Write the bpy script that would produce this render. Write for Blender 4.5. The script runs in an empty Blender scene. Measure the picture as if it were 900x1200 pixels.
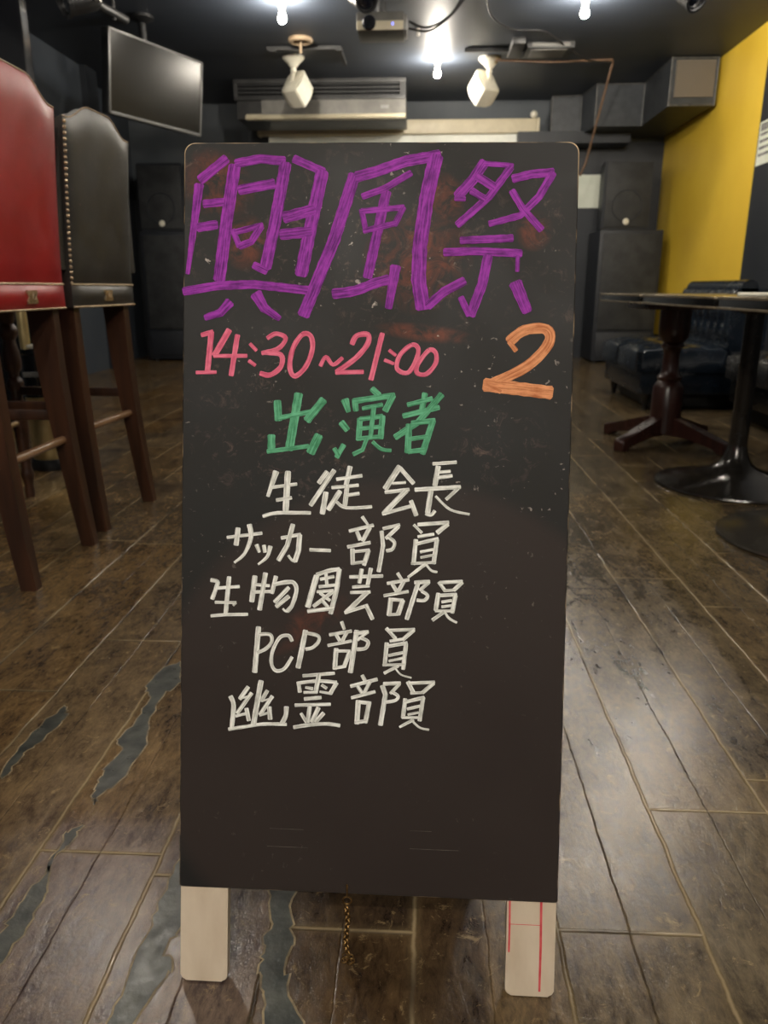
import bpy, bmesh, math, random
from mathutils import Vector, Matrix
random.seed(7)
C = bpy.context.scene.collection
S = bpy.context.scene
PI = math.pi

# ---------------------------------------------------------------- camera, world, exposure
cam_d = bpy.data.cameras.new('camera')
cam = bpy.data.objects.new('camera', cam_d); C.objects.link(cam)
PITCH, YAW, EYE = 0.28937, 0.050058, 0.80
fw = Vector((-math.sin(YAW)*math.cos(PITCH), math.cos(YAW)*math.cos(PITCH), -math.sin(PITCH)))
rt = Vector((math.cos(YAW), math.sin(YAW), 0)); up = rt.cross(fw)
cam.matrix_world = Matrix(((rt.x, up.x, -fw.x, 0), (rt.y, up.y, -fw.y, 0), (rt.z, up.z, -fw.z, EYE), (0, 0, 0, 1)))
cam_d.sensor_fit = 'VERTICAL'; cam_d.sensor_height = 36.0; cam_d.lens = 36.0*880/1200
cam_d.clip_start = 0.02; cam_d.clip_end = 60
cam_d.dof.use_dof = True; cam_d.dof.focus_distance = 0.86; cam_d.dof.aperture_fstop = 8.0
S.camera = cam
S.view_settings.view_transform = 'Standard'; S.view_settings.look = 'None'
S.view_settings.gamma = 1.0; S.view_settings.use_curve_mapping = False
S.view_settings.exposure = 1.6
w = bpy.data.worlds.new('world'); S.world = w; w.use_nodes = True
w.node_tree.nodes['Background'].inputs[0].default_value = (0.02, 0.022, 0.026, 1)
w.node_tree.nodes['Background'].inputs[1].default_value = 1.0
BULB = 420.0            # radiance of the ceiling bulbs
WARM = (1.0, 0.91, 0.78)

# ---------------------------------------------------------------- mesh helpers
class MB:
    def __init__(s): s.b = bmesh.new(); s.mi = 0
    def _t(s, fs):
        for f in fs: f.material_index = s.mi
        return fs
    def box(s, x0, x1, y0, y1, z0, z1, bev=0.0, seg=2):
        g = bmesh.ops.create_cube(s.b, size=1.0); vs = g['verts']
        for v in vs:
            v.co = Vector(((x0+x1)/2+v.co.x*(x1-x0), (y0+y1)/2+v.co.y*(y1-y0), (z0+z1)/2+v.co.z*(z1-z0)))
        fs = list({f for v in vs for f in v.link_faces}); s._t(fs)
        if bev:
            es = list({e for v in vs for e in v.link_edges})
            r = bmesh.ops.bevel(s.b, geom=es, offset=bev, segments=seg, affect='EDGES', profile=0.6)
            s._t(r['faces'])
        return s
    def tube(s, pts, r, n=10, cap=True):
        pts = [Vector(p) for p in pts]; rs = r if isinstance(r, (list, tuple)) else [r]*len(pts)
        rings = []; a = None
        for i, p in enumerate(pts):
            d = (pts[min(i+1, len(pts)-1)]-pts[max(i-1, 0)]).normalized()
            if a is None: a = d.orthogonal().normalized()
            a = (a-d*a.dot(d)).normalized(); b = d.cross(a)
            rings.append([s.b.verts.new(p+(a*math.cos(2*PI*k/n)+b*math.sin(2*PI*k/n))*rs[i]) for k in range(n)])
        fs = []
        for i in range(len(rings)-1):
            for k in range(n):
                fs.append(s.b.faces.new((rings[i][k], rings[i][(k+1) % n], rings[i+1][(k+1) % n], rings[i+1][k])))
        if cap: fs.append(s.b.faces.new(rings[0][::-1])); fs.append(s.b.faces.new(rings[-1]))
        s._t(fs); return s
    def lathe(s, prof, c=(0, 0, 0), n=28, sx=1.0, sy=1.0):
        rings = []
        for r, z in prof:
            rings.append([s.b.verts.new((c[0]+max(r, 1e-4)*sx*math.cos(2*PI*k/n), c[1]+max(r, 1e-4)*sy*math.sin(2*PI*k/n), c[2]+z)) for k in range(n)])
        fs = []
        for i in range(len(rings)-1):
            for k in range(n):
                fs.append(s.b.faces.new((rings[i][k], rings[i][(k+1) % n], rings[i+1][(k+1) % n], rings[i+1][k])))
        fs.append(s.b.faces.new(rings[0][::-1])); fs.append(s.b.faces.new(rings[-1]))
        s._t(fs); return s
    def prism(s, poly, axis, a0, a1):
        # poly: 2-D outline; axis: 'x','y','z' the extrusion axis
        def P(u, v, a): return {'x': (a, u, v), 'y': (u, a, v), 'z': (u, v, a)}[axis]
        A = [s.b.verts.new(P(u, v, a0)) for u, v in poly]; B = [s.b.verts.new(P(u, v, a1)) for u, v in poly]
        n = len(poly); fs = [s.b.faces.new(A[::-1]), s.b.faces.new(B)]
        for i in range(n): fs.append(s.b.faces.new((A[i], A[(i+1) % n], B[(i+1) % n], B[i])))
        s._t(fs); return s
    def loft(s, sections):
        # closed loops of equal length
        R = [[s.b.verts.new(p) for p in sec] for sec in sections]; n = len(R[0]); fs = []
        for i in range(len(R)-1):
            for k in range(n): fs.append(s.b.faces.new((R[i][k], R[i][(k+1) % n], R[i+1][(k+1) % n], R[i+1][k])))
        fs.append(s.b.faces.new(R[0][::-1])); fs.append(s.b.faces.new(R[-1])); s._t(fs); return s
    def ball(s, c, r, sub=1, sc=(1, 1, 1)):
        g = bmesh.ops.create_icosphere(s.b, subdivisions=sub, radius=r)
        for v in g['verts']: v.co = Vector((v.co.x*sc[0], v.co.y*sc[1], v.co.z*sc[2]))+Vector(c)
        s._t(list({f for v in g['verts'] for f in v.link_faces})); return s
    def torus(s, c, R, r, axis='z', n=20, m=8, sy=1.0, tilt=None):
        rings = []
        for i in range(n):
            t = 2*PI*i/n; ring = []
            for k in range(m):
                q = 2*PI*k/m; d = R+r*math.cos(q)
                v = Vector((d*math.cos(t), d*math.sin(t)*sy, r*math.sin(q)))
                if axis == 'x': v = Vector((v.z, v.x, v.y))
                if axis == 'y': v = Vector((v.x, v.z, v.y))
                if tilt: v = tilt @ v
                ring.append(s.b.verts.new(v+Vector(c)))
            rings.append(ring)
        fs = []
        for i in range(n):
            for k in range(m): fs.append(s.b.faces.new((rings[i][k], rings[(i+1) % n][k], rings[(i+1) % n][(k+1) % m], rings[i][(k+1) % m])))
        s._t(fs); return s
    def grid_solid(s, fn, nu, nv):
        # fn(u, v, side) -> point; u,v in 0..1, side 0 back / 1 front; closed solid
        G = [[[s.b.verts.new(fn(i/nu, j/nv, k)) for j in range(nv+1)] for i in range(nu+1)] for k in (0, 1)]
        fs = []
        for k in (0, 1):
            for i in range(nu):
                for j in range(nv):
                    q = (G[k][i][j], G[k][i+1][j], G[k][i+1][j+1], G[k][i][j+1]); fs.append(s.b.faces.new(q if k else q[::-1]))
        for i in range(nu):
            fs.append(s.b.faces.new((G[0][i][0], G[0][i+1][0], G[1][i+1][0], G[1][i][0])))
            fs.append(s.b.faces.new((G[0][i+1][nv], G[0][i][nv], G[1][i][nv], G[1][i+1][nv])))
        for j in range(nv):
            fs.append(s.b.faces.new((G[0][0][j+1], G[0][0][j], G[1][0][j], G[1][0][j+1])))
            fs.append(s.b.faces.new((G[0][nu][j], G[0][nu][j+1], G[1][nu][j+1], G[1][nu][j])))
        s._t(fs); return s
    def build(s, name, mats, parent=None, smooth=None, loc=None, mw=None, keep=False):
        bmesh.ops.recalc_face_normals(s.b, faces=s.b.faces) if not keep else None
        me = bpy.data.meshes.new(name); s.b.to_mesh(me); s.b.free()
        for m in (mats if isinstance(mats, (list, tuple)) else [mats]): me.materials.append(m)
        if smooth is not None:
            for p in me.polygons: p.use_smooth = True
            try: me.set_sharp_from_angle(angle=math.radians(smooth))
            except Exception: pass
        o = bpy.data.objects.new(name, me); C.objects.link(o)
        if parent: o.parent = parent
        if loc: o.location = loc
        if mw is not None: o.matrix_local = mw
        return o

def tag(o, label, cat, group=None):
    o['label'] = label; o['category'] = cat
    if group: o['group'] = group
    return o
def thing(name, label, cat, loc=(0, 0, 0), rz=0.0, group=None):
    o = bpy.data.objects.new(name, None); C.objects.link(o); o.empty_display_size = 0.1
    o.location = loc; o.rotation_euler = (0, 0, rz)
    return tag(o, label, cat, group)
def struct(o): o['kind'] = 'structure'; return o

# ---------------------------------------------------------------- material helpers
def lin(r, g, b):
    f = lambda c: (c/255/12.92 if c/255 <= 0.04045 else ((c/255+0.055)/1.055)**2.4)
    return (f(r), f(g), f(b), 1)
class NT:
    def __init__(s, name):
        s.m = bpy.data.materials.new(name); s.m.use_nodes = True; s.t = s.m.node_tree
        s.p = s.t.nodes['Principled BSDF']
    def n(s, ty, **kw):
        o = s.t.nodes.new(ty)
        for k, v in kw.items():
            if k.startswith('i_'): o.inputs[k[2:].replace('_', ' ')].default_value = v
            else: setattr(o, k, v)
        return o
    def L(s, a, b): s.t.links.new(a, b)
    def val(s, x, sock):
        if hasattr(x, 'links') or isinstance(x, bpy.types.NodeSocket): s.L(x, sock)
        else: sock.default_value = x
    def math(s, op, a, b=0.0, c=0.0, clamp=False):
        o = s.n('ShaderNodeMath', operation=op, use_clamp=clamp)
        s.val(a, o.inputs[0]); s.val(b, o.inputs[1]); s.val(c, o.inputs[2]); return o.outputs[0]
    def mix(s, f, a, b, mode='MIX'):
        o = s.n('ShaderNodeMix', data_type='RGBA', blend_type=mode)
        s.val(f, o.inputs['Factor']); s.val(a, o.inputs['A'] if False else o.inputs[6]); s.val(b, o.inputs[7]); return o.outputs[2]
    def ramp(s, x, a, b, lo=0.0, hi=1.0):
        o = s.n('ShaderNodeMapRange'); o.inputs['From Min'].default_value = a; o.inputs['From Max'].default_value = b
        o.inputs['To Min'].default_value = lo; o.inputs['To Max'].default_value = hi; s.val(x, o.inputs['Value']); return o.outputs[0]
    def coord(s): return s.n('ShaderNodeTexCoord').outputs['Object']
    def noise(s, vec, scale, detail=4.0, rough=0.55, dist=0.0, stretch=None):
        if stretch:
            mp = s.n('ShaderNodeMapping'); mp.inputs['Scale'].default_value = stretch; s.L(vec, mp.inputs['Vector']); vec = mp.outputs[0]
        o = s.n('ShaderNodeTexNoise'); o.inputs['Scale'].default_value = scale; o.inputs['Detail'].default_value = detail
        o.inputs['Roughness'].default_value = rough; o.inputs['Distortion'].default_value = dist
        s.L(vec, o.inputs['Vector']); return o.outputs['Fac']
    def bump(s, h, strength=0.3, dist=0.002):
        o = s.n('ShaderNodeBump'); o.inputs['Strength'].default_value = strength; o.inputs['Distance'].default_value = dist
        s.L(h, o.inputs['Height']); s.L(o.outputs[0], s.p.inputs['Normal'])
    def set(s, **kw):
        for k, v in kw.items(): s.val(v, s.p.inputs[k.replace('_', ' ')])
        return s
def simple(name, c1, c2=None, rough=0.5, metal=0.0, scale=6.0, bump=0.0, bscale=60.0, coat=0.0, rvar=0.0, stretch=None, lo=0.35, hi=0.65, spec=0.5):
    t = NT(name); v = t.coord()
    if c2 is None: t.set(Base_Color=c1)
    else: t.set(Base_Color=t.mix(t.ramp(t.noise(v, scale, stretch=stretch), lo, hi), c1, c2))
    t.set(Specular_IOR_Level=spec); t.set(Metallic=metal, Roughness=rough if not rvar else t.ramp(t.noise(v, scale*1.7), 0.3, 0.7, rough-rvar, rough+rvar))
    if coat: t.set(Coat_Weight=coat, Coat_Roughness=0.12)
    if bump: t.bump(t.noise(v, bscale, 5), bump, 0.001)
    return t.m
def emit(name, col, st):
    t = NT(name); t.set(Base_Color=(*col, 1), Emission_Color=(*col, 1), Emission_Strength=st); return t.m

# ---------------------------------------------------------------- materials
def floor_material():
    t = NT('worn_floor'); v = t.coord(); sp = t.n('ShaderNodeSeparateXYZ'); t.L(v, sp.inputs[0]); X, Y = sp.outputs[0], sp.outputs[1]
    wob = t.math('MULTIPLY', t.math('SUBTRACT', t.noise(v, 14, 6, 0.65), 0.5), 0.011)
    xs = t.math('ADD', X, wob)
    la = t.math('DIVIDE', xs, 0.186); lane = t.math('FLOOR', la); fr = t.math('FRACT', la)
    d1 = t.math('MULTIPLY', t.math('MINIMUM', fr, t.math('SUBTRACT', 1.0, fr)), 0.186)
    d2 = t.math('MULTIPLY', t.math('ABSOLUTE', t.math('SUBTRACT', fr, 0.5)), 0.186)
    wn = t.n('ShaderNodeTexWhiteNoise', noise_dimensions='1D'); t.L(lane, wn.inputs['W'])
    ty = t.math('ADD', t.math('DIVIDE', Y, 0.93), wn.outputs['Value']); fy = t.math('FRACT', ty)
    d3 = t.math('MULTIPLY', t.math('MINIMUM', fy, t.math('SUBTRACT', 1.0, fy)), 0.93)
    cell = t.n('ShaderNodeCombineXYZ'); t.L(lane, cell.inputs[0]); t.L(t.math('FLOOR', ty), cell.inputs[1])
    wc = t.n('ShaderNodeTexWhiteNoise', noise_dimensions='3D'); t.L(cell.outputs[0], wc.inputs['Vector']); rnd = wc.outputs['Value']
    g = t.math('MINIMUM', d1, d3)
    groove = t.ramp(g, 0.0008, 0.0036, 1, 0); halo = t.ramp(g, 0.001, 0.013, 1, 0)
    mid = t.ramp(d2, 0.0, 0.0018, 1, 0)
    # colour: dark varnish worn through to tan, planks differ
    big = t.noise(v, 3.0, 5, 0.65, 0.8); med = t.noise(v, 14, 6, 0.65, 0.6, stretch=(1.6, 0.7, 1)); fine = t.noise(v, 60, 7, 0.78, 0.4, stretch=(1.5, 0.6, 1))
    wear = t.math('ADD', t.math('MULTIPLY', med, 0.38), t.math('ADD', t.math('MULTIPLY', fine, 0.50), t.math('MULTIPLY', big, 0.37)))
    dark = t.mix(rnd, lin(52, 37, 24), lin(58, 48, 40)); tan = t.mix(rnd, lin(142, 110, 64), lin(126, 108, 80))
    # the boards right of the sign have faded to a greener grey
    side = t.ramp(t.math('ADD', X, t.math('MULTIPLY', big, 0.25)), 0.05, 0.45)
    dark = t.mix(t.math('MULTIPLY', side, 0.55), dark, lin(58, 53, 44)); tan = t.mix(t.math('MULTIPLY', side, 0.6), tan, lin(116, 104, 80))
    col = t.mix(t.ramp(wear, 0.52, 0.79), dark, tan)
    # a few purplish boards in the front left
    pm = t.math('MULTIPLY', t.ramp(Y, 0.95, 0.99, 1, 0), t.math('MULTIPLY', t.ramp(X, -0.555, -0.55), t.ramp(X, -0.19, -0.18, 1, 0)))
    col = t.mix(t.math('MULTIPLY', pm, 0.65), col, t.mix(t.ramp(wear, 0.53, 0.80), lin(66, 56, 57), lin(132, 116, 108)))
    # middle boards: dark varnish deepened by the sign's shade painted into the colour
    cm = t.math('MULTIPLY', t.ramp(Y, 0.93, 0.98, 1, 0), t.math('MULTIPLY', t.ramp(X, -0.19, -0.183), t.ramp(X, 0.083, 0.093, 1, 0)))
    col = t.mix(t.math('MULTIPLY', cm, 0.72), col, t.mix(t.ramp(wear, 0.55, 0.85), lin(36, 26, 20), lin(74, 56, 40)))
    # worn-bare flecks
    fl = t.ramp(t.noise(v, 34, 7, 0.8, 0.8), 0.58, 0.66)
    col = t.mix(t.math('MULTIPLY', fl, 0.45), col, lin(170, 146, 104))
    gsel = t.ramp(t.noise(v, 3.1, 2), 0.38, 0.52)
    gcol = t.mix(gsel, lin(34, 28, 22), lin(150, 132, 100))
    col = t.mix(t.math('MULTIPLY', halo, 0.35), col, t.mix(gsel, lin(60, 50, 38), lin(130, 112, 80)))
    col = t.mix(t.math('MULTIPLY', groove, 0.9), col, gcol)
    col = t.mix(t.math('MULTIPLY', mid, t.ramp(t.noise(v, 20, 2), 0.4, 0.6, 0.1, 0.6)), col, lin(30, 25, 20))
    rough = t.ramp(t.math('ADD', t.math('MULTIPLY', med, 0.6), t.math('MULTIPLY', fine, 0.4)), 0.3, 0.7, 0.10, 0.30)
    t.set(Base_Color=col, Roughness=rough, Specular_IOR_Level=0.5)
    grit = t.noise(v, 130, 3, 0.6, 0.6)
    h = t.math('SUBTRACT', t.math('ADD', t.math('MULTIPLY', grit, 0.16), t.math('ADD', t.math('MULTIPLY', fine, 0.32), t.math('MULTIPLY', med, 0.5))), t.math('ADD', groove, t.math('MULTIPLY', mid, 0.4)))
    t.bump(h, 0.55, 0.0022); return t.m
def chalk_material():
    t = NT('chalkboard_black'); v = t.coord(); sp = t.n('ShaderNodeSeparateXYZ'); t.L(v, sp.inputs[0]); X, Y = sp.outputs[0], sp.outputs[1]
    cloud = t.noise(v, 7, 5, 0.6, 0.4); col = t.mix(t.ramp(cloud, 0.3, 0.7), lin(24, 24, 24), lin(35, 33, 31))
    def ell(cx, cy, rx, ry, ang=0.0):
        dx = t.math('SUBTRACT', X, cx); dy = t.math('SUBTRACT', Y, cy); c, s = math.cos(ang), math.sin(ang)
        a = t.math('DIVIDE', t.math('ADD', t.math('MULTIPLY', dx, c), t.math('MULTIPLY', dy, s)), rx)
        b = t.math('DIVIDE', t.math('SUBTRACT', t.math('MULTIPLY', dy, c), t.math('MULTIPLY', dx, s)), ry)
        return t.ramp(t.math('SQRT', t.math('ADD', t.math('MULTIPLY', a, a), t.math('MULTIPLY', b, b))), 0.45, 1.1, 1, 0)
    # rubbed-out chalk: rust coloured smears, pale greyish wipes, crumbs
    red = None
    for e in ((-0.185, 0.820, 0.035, 0.045, 0.9), (0.045, 0.735, 0.060, 0.055, 0.4), (0.055, 0.655, 0.055, 0.010, -0.1), (-0.075, 0.318, 0.055, 0.020, 0.6),
              (0.175, 0.770, 0.020, 0.022, 0), (0.075, 0.805, 0.022, 0.030, 0.5), (-0.15, 0.755, 0.03, 0.03, 0)):
        m = ell(*e); red = m if red is None else t.math('MAXIMUM', red, m)
    rn = t.ramp(t.noise(v, 42, 5, 0.65, 1.0), 0.40, 0.62)
    col = t.mix(t.math('MULTIPLY', t.math('MULTIPLY', red, rn), 0.75), col, lin(112, 56, 36))
    pal = None
    for e in ((-0.213, 0.80, 0.014, 0.09, 0), (0.0, 0.75, 0.21, 0.12, 0), (0.20, 0.74, 0.03, 0.10, 0.3), (-0.1, 0.52, 0.12, 0.06, 0), (0.14, 0.53, 0.06, 0.05, 0), (-0.16, 0.60, 0.08, 0.05, 0)):
        m = ell(*e); pal = m if pal is None else t.math('MAXIMUM', pal, m)
    pn = t.ramp(t.noise(v, 60, 7, 0.75, 0.8), 0.55, 0.68)
    col = t.mix(t.math('MULTIPLY', t.math('MULTIPLY', pal, pn), 0.34), col, lin(138, 112, 100))
    crumb = t.ramp(t.noise(v, 110, 3, 0.6, 0.5), 0.66, 0.71); area = t.ramp(t.noise(v, 9, 3), 0.47, 0.60)
    up_ = t.ramp(Y, 0.2, 0.55, 0.15, 1.0)
    col = t.mix(t.math('MULTIPLY', t.math('MULTIPLY', crumb, area), t.math('MULTIPLY', up_, 0.8)), col, lin(190, 178, 168))
    # browner tint over the lower board under a round edge
    dx = t.math('SUBTRACT', X, 0.04); dy = t.math('SUBTRACT', Y, 0.19)
    disc = t.ramp(t.math('SQRT', t.math('ADD', t.math('MULTIPLY', dx, dx), t.math('MULTIPLY', dy, dy))), 0.285, 0.305, 1, 0)
    col = t.mix(t.math('MULTIPLY', disc, 0.5), col, lin(56, 44, 39))
    # thin scratched lines low down
    t.set(Base_Color=col, Roughness=t.ramp(cloud, 0.3, 0.7, 0.5, 0.68), Specular_IOR_Level=0.28)
    t.bump(t.noise(v, 160, 4), 0.12, 0.0006); return t.m
def marker(name, body, pale, mixhi=0.58):
    t = NT(name); uv = t.n('ShaderNodeUVMap'); uv.uv_map = 'UVMap'; v = uv.outputs[0]
    st = t.noise(v, 1.0, 5, 0.7, 0.3, stretch=(26, 420, 1)); bl = t.noise(t.coord(), 90, 3)
    f = t.math('ADD', t.math('MULTIPLY', st, 0.75), t.math('MULTIPLY', bl, 0.25))
    t.set(Base_Color=t.mix(t.ramp(f, 0.40, mixhi), body, pale), Roughness=0.6, Specular_IOR_Level=0.2); return t.m
def leather(name, c1, c2, rough=0.36):
    t = NT(name); v = t.coord()
    col = t.mix(t.ramp(t.noise(v, 7, 4), 0.35, 0.65), c1, c2)
    sc = t.ramp(t.noise(v, 18, 3, 0.5, 2.5, stretch=(1, 1.2, 5)), 0.70, 0.74)
    col = t.mix(t.math('MULTIPLY', sc, 0.22), col, lin(200, 150, 140))
    t.set(Base_Color=col, Roughness=t.ramp(t.noise(v, 12, 4), 0.3, 0.7, rough-0.06, rough+0.1))
    t.bump(t.noise(v, 260, 3), 0.12, 0.0008); return t.m
def wood(name, c1, c2, rough=0.38, axis='z'):
    st = {'z': (30, 30, 2.0), 'x': (2, 30, 30), 'y': (30, 2, 30)}[axis]
    return simple(name, c1, c2, rough=rough, scale=1.0, stretch=st, bump=0.08, bscale=120, rvar=0.06)
def mesh_material():
    t = NT('duct_mesh'); v = t.coord(); mp = t.n('ShaderNodeMapping'); mp.inputs['Rotation'].default_value = (0, 0.785, 0); t.L(v, mp.inputs[0])
    ch = t.n('ShaderNodeTexChecker'); ch.inputs['Scale'].default_value = 75; t.L(mp.outputs[0], ch.inputs['Vector'])
    t.set(Base_Color=t.mix(ch.outputs['Fac'], lin(58, 54, 48), lin(140, 130, 116)), Roughness=0.6); return t.m

M = {}
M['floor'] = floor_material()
M['patch'] = simple('bare_slab', lin(44, 48, 47), lin(80, 82, 76), 0.34, scale=26, bump=0.8, bscale=60, rvar=0.08)
M['patch_rim'] = simple('chipped_edge', lin(160, 142, 108), lin(92, 80, 60), 0.5, scale=40, bump=0.3)
M['wall'] = simple('charcoal_wall', lin(58, 65, 74), lin(66, 72, 80), 0.55, scale=3, bump=0.06, bscale=40)
M['wall_back'] = simple('grey_wall', lin(78, 84, 90), lin(88, 93, 98), 0.6, scale=2, bump=0.06, bscale=40)
M['wall_black'] = simple('black_wall', lin(34, 38, 44), lin(40, 44, 50), 0.5, scale=3, bump=0.05, bscale=40)
M['yellow'] = simple('yellow_wall', lin(246, 208, 72), lin(240, 200, 66), 0.34, scale=2, bump=0.04, bscale=30)
M['ceiling'] = simple('black_ceiling', lin(58, 65, 76), lin(64, 71, 82), 0.5, scale=2, bump=0.05, bscale=30)
M['chalk'] = chalk_material()
def edge_material():
    t = NT('worn_board_edge'); v = t.coord(); sp = t.n('ShaderNodeSeparateXYZ'); t.L(v, sp.inputs[0])
    corner = t.math('MULTIPLY', t.ramp(t.math('ABSOLUTE', sp.outputs[0]), 0.195, 0.218), t.ramp(sp.outputs[1], 0.80, 0.855))
    n = t.ramp(t.noise(v, 22, 4), 0.5, 0.66); topw = t.math('MULTIPLY', t.ramp(sp.outputs[1], 0.860, 0.866), 0.5)
    f = t.math('MAXIMUM', t.math('MULTIPLY', n, 0.55), t.math('MAXIMUM', corner, t.math('MULTIPLY', topw, n)))
    t.set(Base_Color=t.mix(f, lin(34, 31, 28), lin(196, 168, 132)), Roughness=0.65); return t.m
M['chalk_edge'] = edge_material()
M['leg_paint'] = simple('cream_painted_wood', lin(212, 196, 174), lin(196, 178, 154), 0.55, scale=8, bump=0.1, bscale=90, stretch=(3, 1, 3))
M['red_line'] = simple('red_pen', lin(196, 50, 60), lin(214, 88, 92), 0.5, scale=60)
M['purple'] = marker('purple_marker', lin(86, 10, 98), lin(158, 52, 170))
M['pink'] = marker('pink_marker', lin(196, 74, 106), lin(232, 120, 146))
M['green'] = marker('green_marker', lin(54, 122, 84), lin(104, 182, 140))
M['orange'] = marker('orange_marker', lin(176, 100, 58), lin(226, 156, 108))
M['white'] = marker('white_marker', lin(182, 182, 174), lin(248, 248, 242))
M['chain'] = simple('tarnished_brass', lin(150, 118, 70), lin(96, 72, 42), 0.38, 0.9, scale=120)
M['steel_dark'] = simple('dark_steel', lin(60, 56, 52), lin(80, 74, 66), 0.4, 0.8, scale=50)
M['red_leather'] = leather('red_leather', lin(168, 30, 34), lin(150, 22, 28))
M['black_leather'] = leather('black_leather', lin(44, 42, 40), lin(54, 52, 48), 0.40)
M['stool_wood'] = wood('dark_stool_wood', lin(44, 25, 16), lin(70, 42, 26))
M['rod_wood'] = wood('worn_footrail', lin(104, 74, 50), lin(150, 116, 84), 0.28, 'y')
M['brass'] = simple('antique_brass', lin(214, 194, 164), lin(170, 148, 118), 0.3, 0.8, scale=200)
M['gold'] = simple('polished_brass', lin(222, 200, 146), lin(206, 182, 128), 0.32, 0.75, scale=20)
M['black_gloss'] = simple('gloss_black', lin(16, 17, 20), lin(20, 21, 24), 0.10, scale=4, coat=0.5)
M['black_plastic'] = simple('black_plastic', lin(24, 25, 27), lin(30, 31, 33), 0.42, scale=30, bump=0.08, bscale=200)
M['cab'] = simple('black_cabinet', lin(26, 30, 37), lin(32, 36, 43), 0.5, scale=20, bump=0.1, bscale=220)
M['cab_grille'] = simple('speaker_grille', lin(28, 30, 33), lin(46, 48, 50), 0.6, scale=9, bump=0.3, bscale=300)
M['silver'] = simple('silver_plastic', lin(126, 126, 124), lin(138, 138, 136), 0.4, 0.3, scale=20)
M['screen'] = simple('dark_glass', lin(16, 17, 17), lin(22, 22, 20), 0.24, scale=3, spec=0.25)
M['white_plastic'] = simple('white_plastic', lin(226, 222, 206), lin(216, 212, 196), 0.42, scale=10)
M['white_grille'] = simple('white_grille', lin(232, 230, 216), lin(214, 212, 198), 0.6, scale=14, bump=0.3, bscale=300)
M['grey_metal'] = simple('grey_metal', lin(98, 97, 93), lin(112, 110, 105), 0.42, 0.3, scale=10)
M['grey_dark'] = simple('dark_grey_metal', lin(50, 51, 52), lin(62, 62, 62), 0.5, 0.2, scale=10)
M['cream'] = simple('cream_metal', lin(206, 196, 170), lin(196, 186, 160), 0.45, scale=10)
M['cloth_white'] = simple('screen_fabric', lin(232, 234, 226), lin(226, 228, 220), 0.8, scale=20)
M['duct'] = simple('duct_wrap', lin(46, 50, 55), lin(60, 64, 68), 0.5, scale=12, bump=0.15, bscale=40)
M['duct_seam'] = simple('duct_flange', lin(104, 104, 102), lin(74, 74, 74), 0.45, 0.4, scale=20)
M['duct_mesh'] = mesh_material()
M['beige'] = simple('beige_plastic', lin(176, 154, 126), lin(160, 138, 112), 0.5, scale=20)
M['cable'] = simple('cable_rubber', lin(30, 30, 32), lin(38, 38, 40), 0.5, scale=30)
M['cable_brown'] = simple('brown_cable', lin(132, 106, 86), lin(112, 90, 74), 0.5, scale=30)
M['navy_leather'] = leather('navy_leather', lin(15, 22, 31), lin(22, 31, 41), 0.2)
M['dark_leather'] = leather('near_black_leather', lin(24, 24, 24), lin(31, 30, 29), 0.22)
M['table_black'] = simple('black_table_top', lin(20, 20, 20), lin(26, 25, 24), 0.14, scale=10, coat=0.4)
M['table_lip'] = simple('pale_table_edging', lin(176, 162, 138), lin(140, 126, 104), 0.3, 0.5, scale=16)
M['base_black'] = simple('black_enamel', lin(40, 38, 36), lin(52, 48, 44), 0.2, 0.3, scale=14, coat=0.3)
M['base_grey'] = simple('worn_grey_enamel', lin(96, 92, 84), lin(80, 76, 70), 0.25, 0.5, scale=14)
M['red_wood'] = wood('mahogany', lin(44, 24, 20), lin(62, 34, 28), 0.3)
M['paper'] = simple('white_paper', lin(226, 230, 216), lin(216, 222, 206), 0.7, scale=6)
M['ink'] = simple('printed_grey', lin(70, 70, 72), lin(150, 148, 144), 0.7, scale=38)
M['bulb'] = emit('lit_bulb', WARM, BULB)
M['led'] = emit('blue_led', (0.12, 0.15, 1.0), 1.5)
M['lens'] = simple('lens_glass', lin(12, 14, 20), lin(16, 18, 26), 0.08, scale=4, coat=1.0)
M['stick'] = wood('pale_wood_stick', lin(196, 164, 116), lin(176, 142, 96), 0.4, 'x')
M['red_pack'] = simple('red_print', lin(190, 40, 40), lin(170, 34, 36), 0.5, scale=20)
M['scratch'] = simple('pale_scratch', lin(96, 88, 80), lin(60, 54, 50), 0.7, scale=60)
M['bezel'] = simple('grey_bezel', lin(84, 84, 84), lin(94, 94, 93), 0.4, 0.2, scale=20)

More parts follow.
